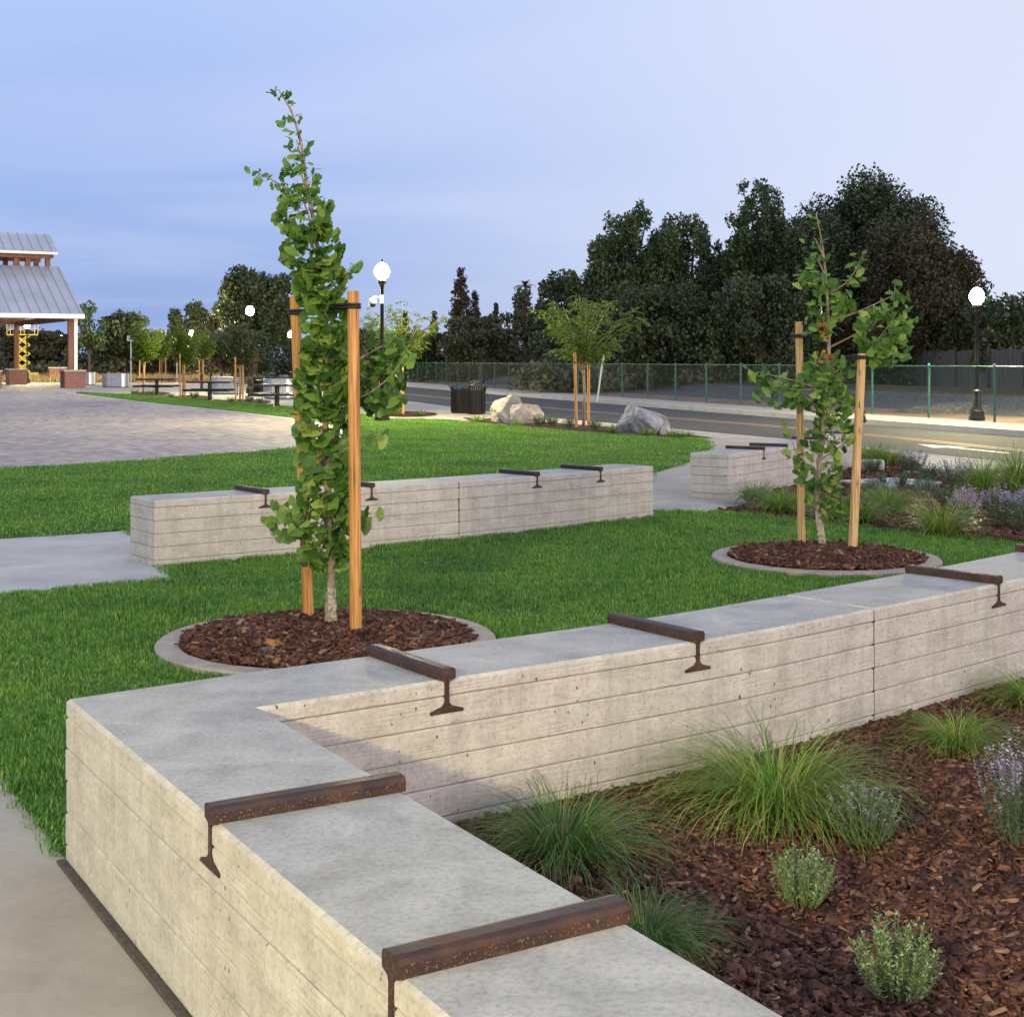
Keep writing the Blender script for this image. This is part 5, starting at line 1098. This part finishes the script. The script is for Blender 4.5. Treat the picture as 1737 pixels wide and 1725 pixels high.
big_tree('tall open walnut with tufted top left of the largest oak', 1288, 80, 296, 62, 520, 'walnut', 53, .20, 620, 48, 'walnut_tree', 20, openc=True)
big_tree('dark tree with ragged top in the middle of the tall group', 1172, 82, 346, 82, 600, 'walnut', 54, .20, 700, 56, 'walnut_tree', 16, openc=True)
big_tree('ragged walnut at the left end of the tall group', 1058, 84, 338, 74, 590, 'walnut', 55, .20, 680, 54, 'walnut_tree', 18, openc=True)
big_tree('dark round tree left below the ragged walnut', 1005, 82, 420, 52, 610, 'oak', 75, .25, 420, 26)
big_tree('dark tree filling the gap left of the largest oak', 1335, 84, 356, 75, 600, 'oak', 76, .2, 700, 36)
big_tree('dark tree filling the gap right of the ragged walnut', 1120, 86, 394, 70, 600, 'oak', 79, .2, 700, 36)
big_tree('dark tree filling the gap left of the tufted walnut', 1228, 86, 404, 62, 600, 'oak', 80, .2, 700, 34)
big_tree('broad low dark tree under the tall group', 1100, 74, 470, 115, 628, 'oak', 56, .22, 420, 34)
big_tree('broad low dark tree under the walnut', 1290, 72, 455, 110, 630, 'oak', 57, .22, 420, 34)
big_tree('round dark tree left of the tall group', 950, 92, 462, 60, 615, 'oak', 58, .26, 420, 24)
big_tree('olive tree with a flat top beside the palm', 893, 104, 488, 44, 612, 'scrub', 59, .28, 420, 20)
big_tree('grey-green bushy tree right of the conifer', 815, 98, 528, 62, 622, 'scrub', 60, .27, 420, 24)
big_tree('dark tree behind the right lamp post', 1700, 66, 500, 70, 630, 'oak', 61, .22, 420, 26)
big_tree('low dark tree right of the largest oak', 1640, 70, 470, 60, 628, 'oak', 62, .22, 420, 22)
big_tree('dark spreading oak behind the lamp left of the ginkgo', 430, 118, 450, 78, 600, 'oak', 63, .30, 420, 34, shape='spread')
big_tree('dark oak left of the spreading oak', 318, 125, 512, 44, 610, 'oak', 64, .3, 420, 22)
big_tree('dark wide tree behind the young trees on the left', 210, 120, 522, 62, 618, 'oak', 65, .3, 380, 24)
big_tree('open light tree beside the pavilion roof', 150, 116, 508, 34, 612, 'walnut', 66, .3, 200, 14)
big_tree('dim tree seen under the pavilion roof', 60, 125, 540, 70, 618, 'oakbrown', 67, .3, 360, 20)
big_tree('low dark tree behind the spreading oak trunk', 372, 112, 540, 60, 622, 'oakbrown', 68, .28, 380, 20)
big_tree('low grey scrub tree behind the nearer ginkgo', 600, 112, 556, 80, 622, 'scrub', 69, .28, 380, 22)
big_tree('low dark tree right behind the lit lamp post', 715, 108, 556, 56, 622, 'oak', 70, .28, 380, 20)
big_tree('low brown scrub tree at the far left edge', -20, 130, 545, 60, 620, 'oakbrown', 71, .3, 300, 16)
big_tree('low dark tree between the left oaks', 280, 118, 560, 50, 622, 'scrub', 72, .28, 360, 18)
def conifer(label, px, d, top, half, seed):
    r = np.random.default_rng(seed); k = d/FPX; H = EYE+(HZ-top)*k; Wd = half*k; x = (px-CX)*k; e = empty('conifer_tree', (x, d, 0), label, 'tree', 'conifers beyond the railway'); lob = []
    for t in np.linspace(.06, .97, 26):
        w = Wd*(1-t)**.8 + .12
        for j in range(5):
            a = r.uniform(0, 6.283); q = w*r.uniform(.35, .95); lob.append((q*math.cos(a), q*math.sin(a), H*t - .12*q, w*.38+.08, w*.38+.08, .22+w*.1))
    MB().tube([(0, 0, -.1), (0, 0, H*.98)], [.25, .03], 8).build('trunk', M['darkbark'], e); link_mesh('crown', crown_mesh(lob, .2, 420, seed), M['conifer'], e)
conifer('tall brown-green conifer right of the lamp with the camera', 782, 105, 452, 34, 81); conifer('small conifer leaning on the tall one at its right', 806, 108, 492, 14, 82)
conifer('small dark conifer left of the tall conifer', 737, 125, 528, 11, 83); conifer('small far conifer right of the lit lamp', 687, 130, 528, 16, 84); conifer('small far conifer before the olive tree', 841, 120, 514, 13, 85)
def palm(px, d, top):
    k = d/FPX; H = EYE+(HZ-top)*k; e = empty('palm_tree', ((px-CX)*k, d, 0), 'single palm top showing above the olive tree', 'tree'); MB().tube([(0, 0, 0), (.1, 0, H-.8)], [.2, .14], 8).build('trunk', M['darkbark'], e); V = []; F = []
    for i in range(26):
        a = i*2.4; el = random.uniform(-.3, 1.2)
        for s in range(6):
            t0, t1 = s/6, (s+1)/6; f = lambda t: np.array((math.cos(a)*t*1.1*math.cos(el), math.sin(a)*t*1.1*math.cos(el), H-.8 + t*1.1*math.sin(el) - .5*t*t)); w = np.array((-math.sin(a), math.cos(a), 0))*.10
            j = len(V); V += [f(t0)-w, f(t0)+w, f(t1)+w*.7, f(t1)-w*.7]; F.append((j, j+1, j+2, j+3))
    link_mesh('fronds', np_mesh('fronds', V, F), M['oak'], e)
palm(890, 116, 468)
# continuous dark thicket behind the single trees
def thicket(name, p, mat, seed, label):
    r = np.random.default_rng(seed); lob = []
    for (px0, px1, d, top) in p:
        for px in np.arange(px0, px1, 13):
            dd = d + r.uniform(-5, 5); k = dd/FPX; H = (EYE+(HZ-top)*k)*(.62+.28*math.sin(px*.021+seed)*math.sin(px*.0073+1)+r.uniform(-.15, .25)); w = r.uniform(1.0, 2.0)
            for z in np.arange(.5, max(.9, H-.5), 1.1): lob.append(((px-CX)*k+r.uniform(-.5, .5), dd+r.uniform(-1, 1), z, w, w, 1.0))
            lob.append(((px-CX)*k, dd, H-.5, w*.8, w*.8, .6))
    me = crown_mesh(lob, .3, 110, seed); o = link_mesh(name, me, M[mat]); return tag(o, label, None, None, 'stuff')
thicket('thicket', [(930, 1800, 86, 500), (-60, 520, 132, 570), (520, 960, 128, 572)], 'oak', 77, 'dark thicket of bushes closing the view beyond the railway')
thicket('scrub_edge', [(560, 900, 112, 590), (-60, 420, 122, 592), (900, 1740, 76, 585)], 'scrub', 78, 'grey-green scrub along the foot of the far trees')
# dry grass on the verge beyond the track
straw = [piece('straw_tuft', *blades(60, .35, .2, .75, .03, .8, 90+s), M['straw']) for s in range(4)]
n = 2600; d = rng.uniform(62, 150, n); off = rng.uniform(5.5, 12, n); xx = 17.6 - (d-47.6)*.285 + off; k = (xx/d < .10); xx = xx[k]; d = d[k]; n = len(d)
s = rng.uniform(.6, 1.3, n); scatter('dry_grass', np.stack([xx, d, np.zeros(n)], 1), np.stack([np.zeros(n), np.zeros(n), rng.uniform(0, 6.28, n)], 1), np.stack([s, s, s], 1), straw, 'tan dry grass on the bank beyond the railway')
n = 1500; d = rng.uniform(84, 112, n); xx = rng.uniform(-46, -15, n); k = inside(near_side, xx, d) | inside(road, xx, d); xx = xx[~k]; d = d[~k]; n = len(d)
s = rng.uniform(.6, 1.2, n); scatter('dry_grass_left', np.stack([xx, d, np.full(n, -.05)], 1), np.stack([np.zeros(n), np.zeros(n), rng.uniform(0, 6.28, n)], 1), np.stack([s, s, s], 1), straw, 'tan dry grass behind the patio on the left')
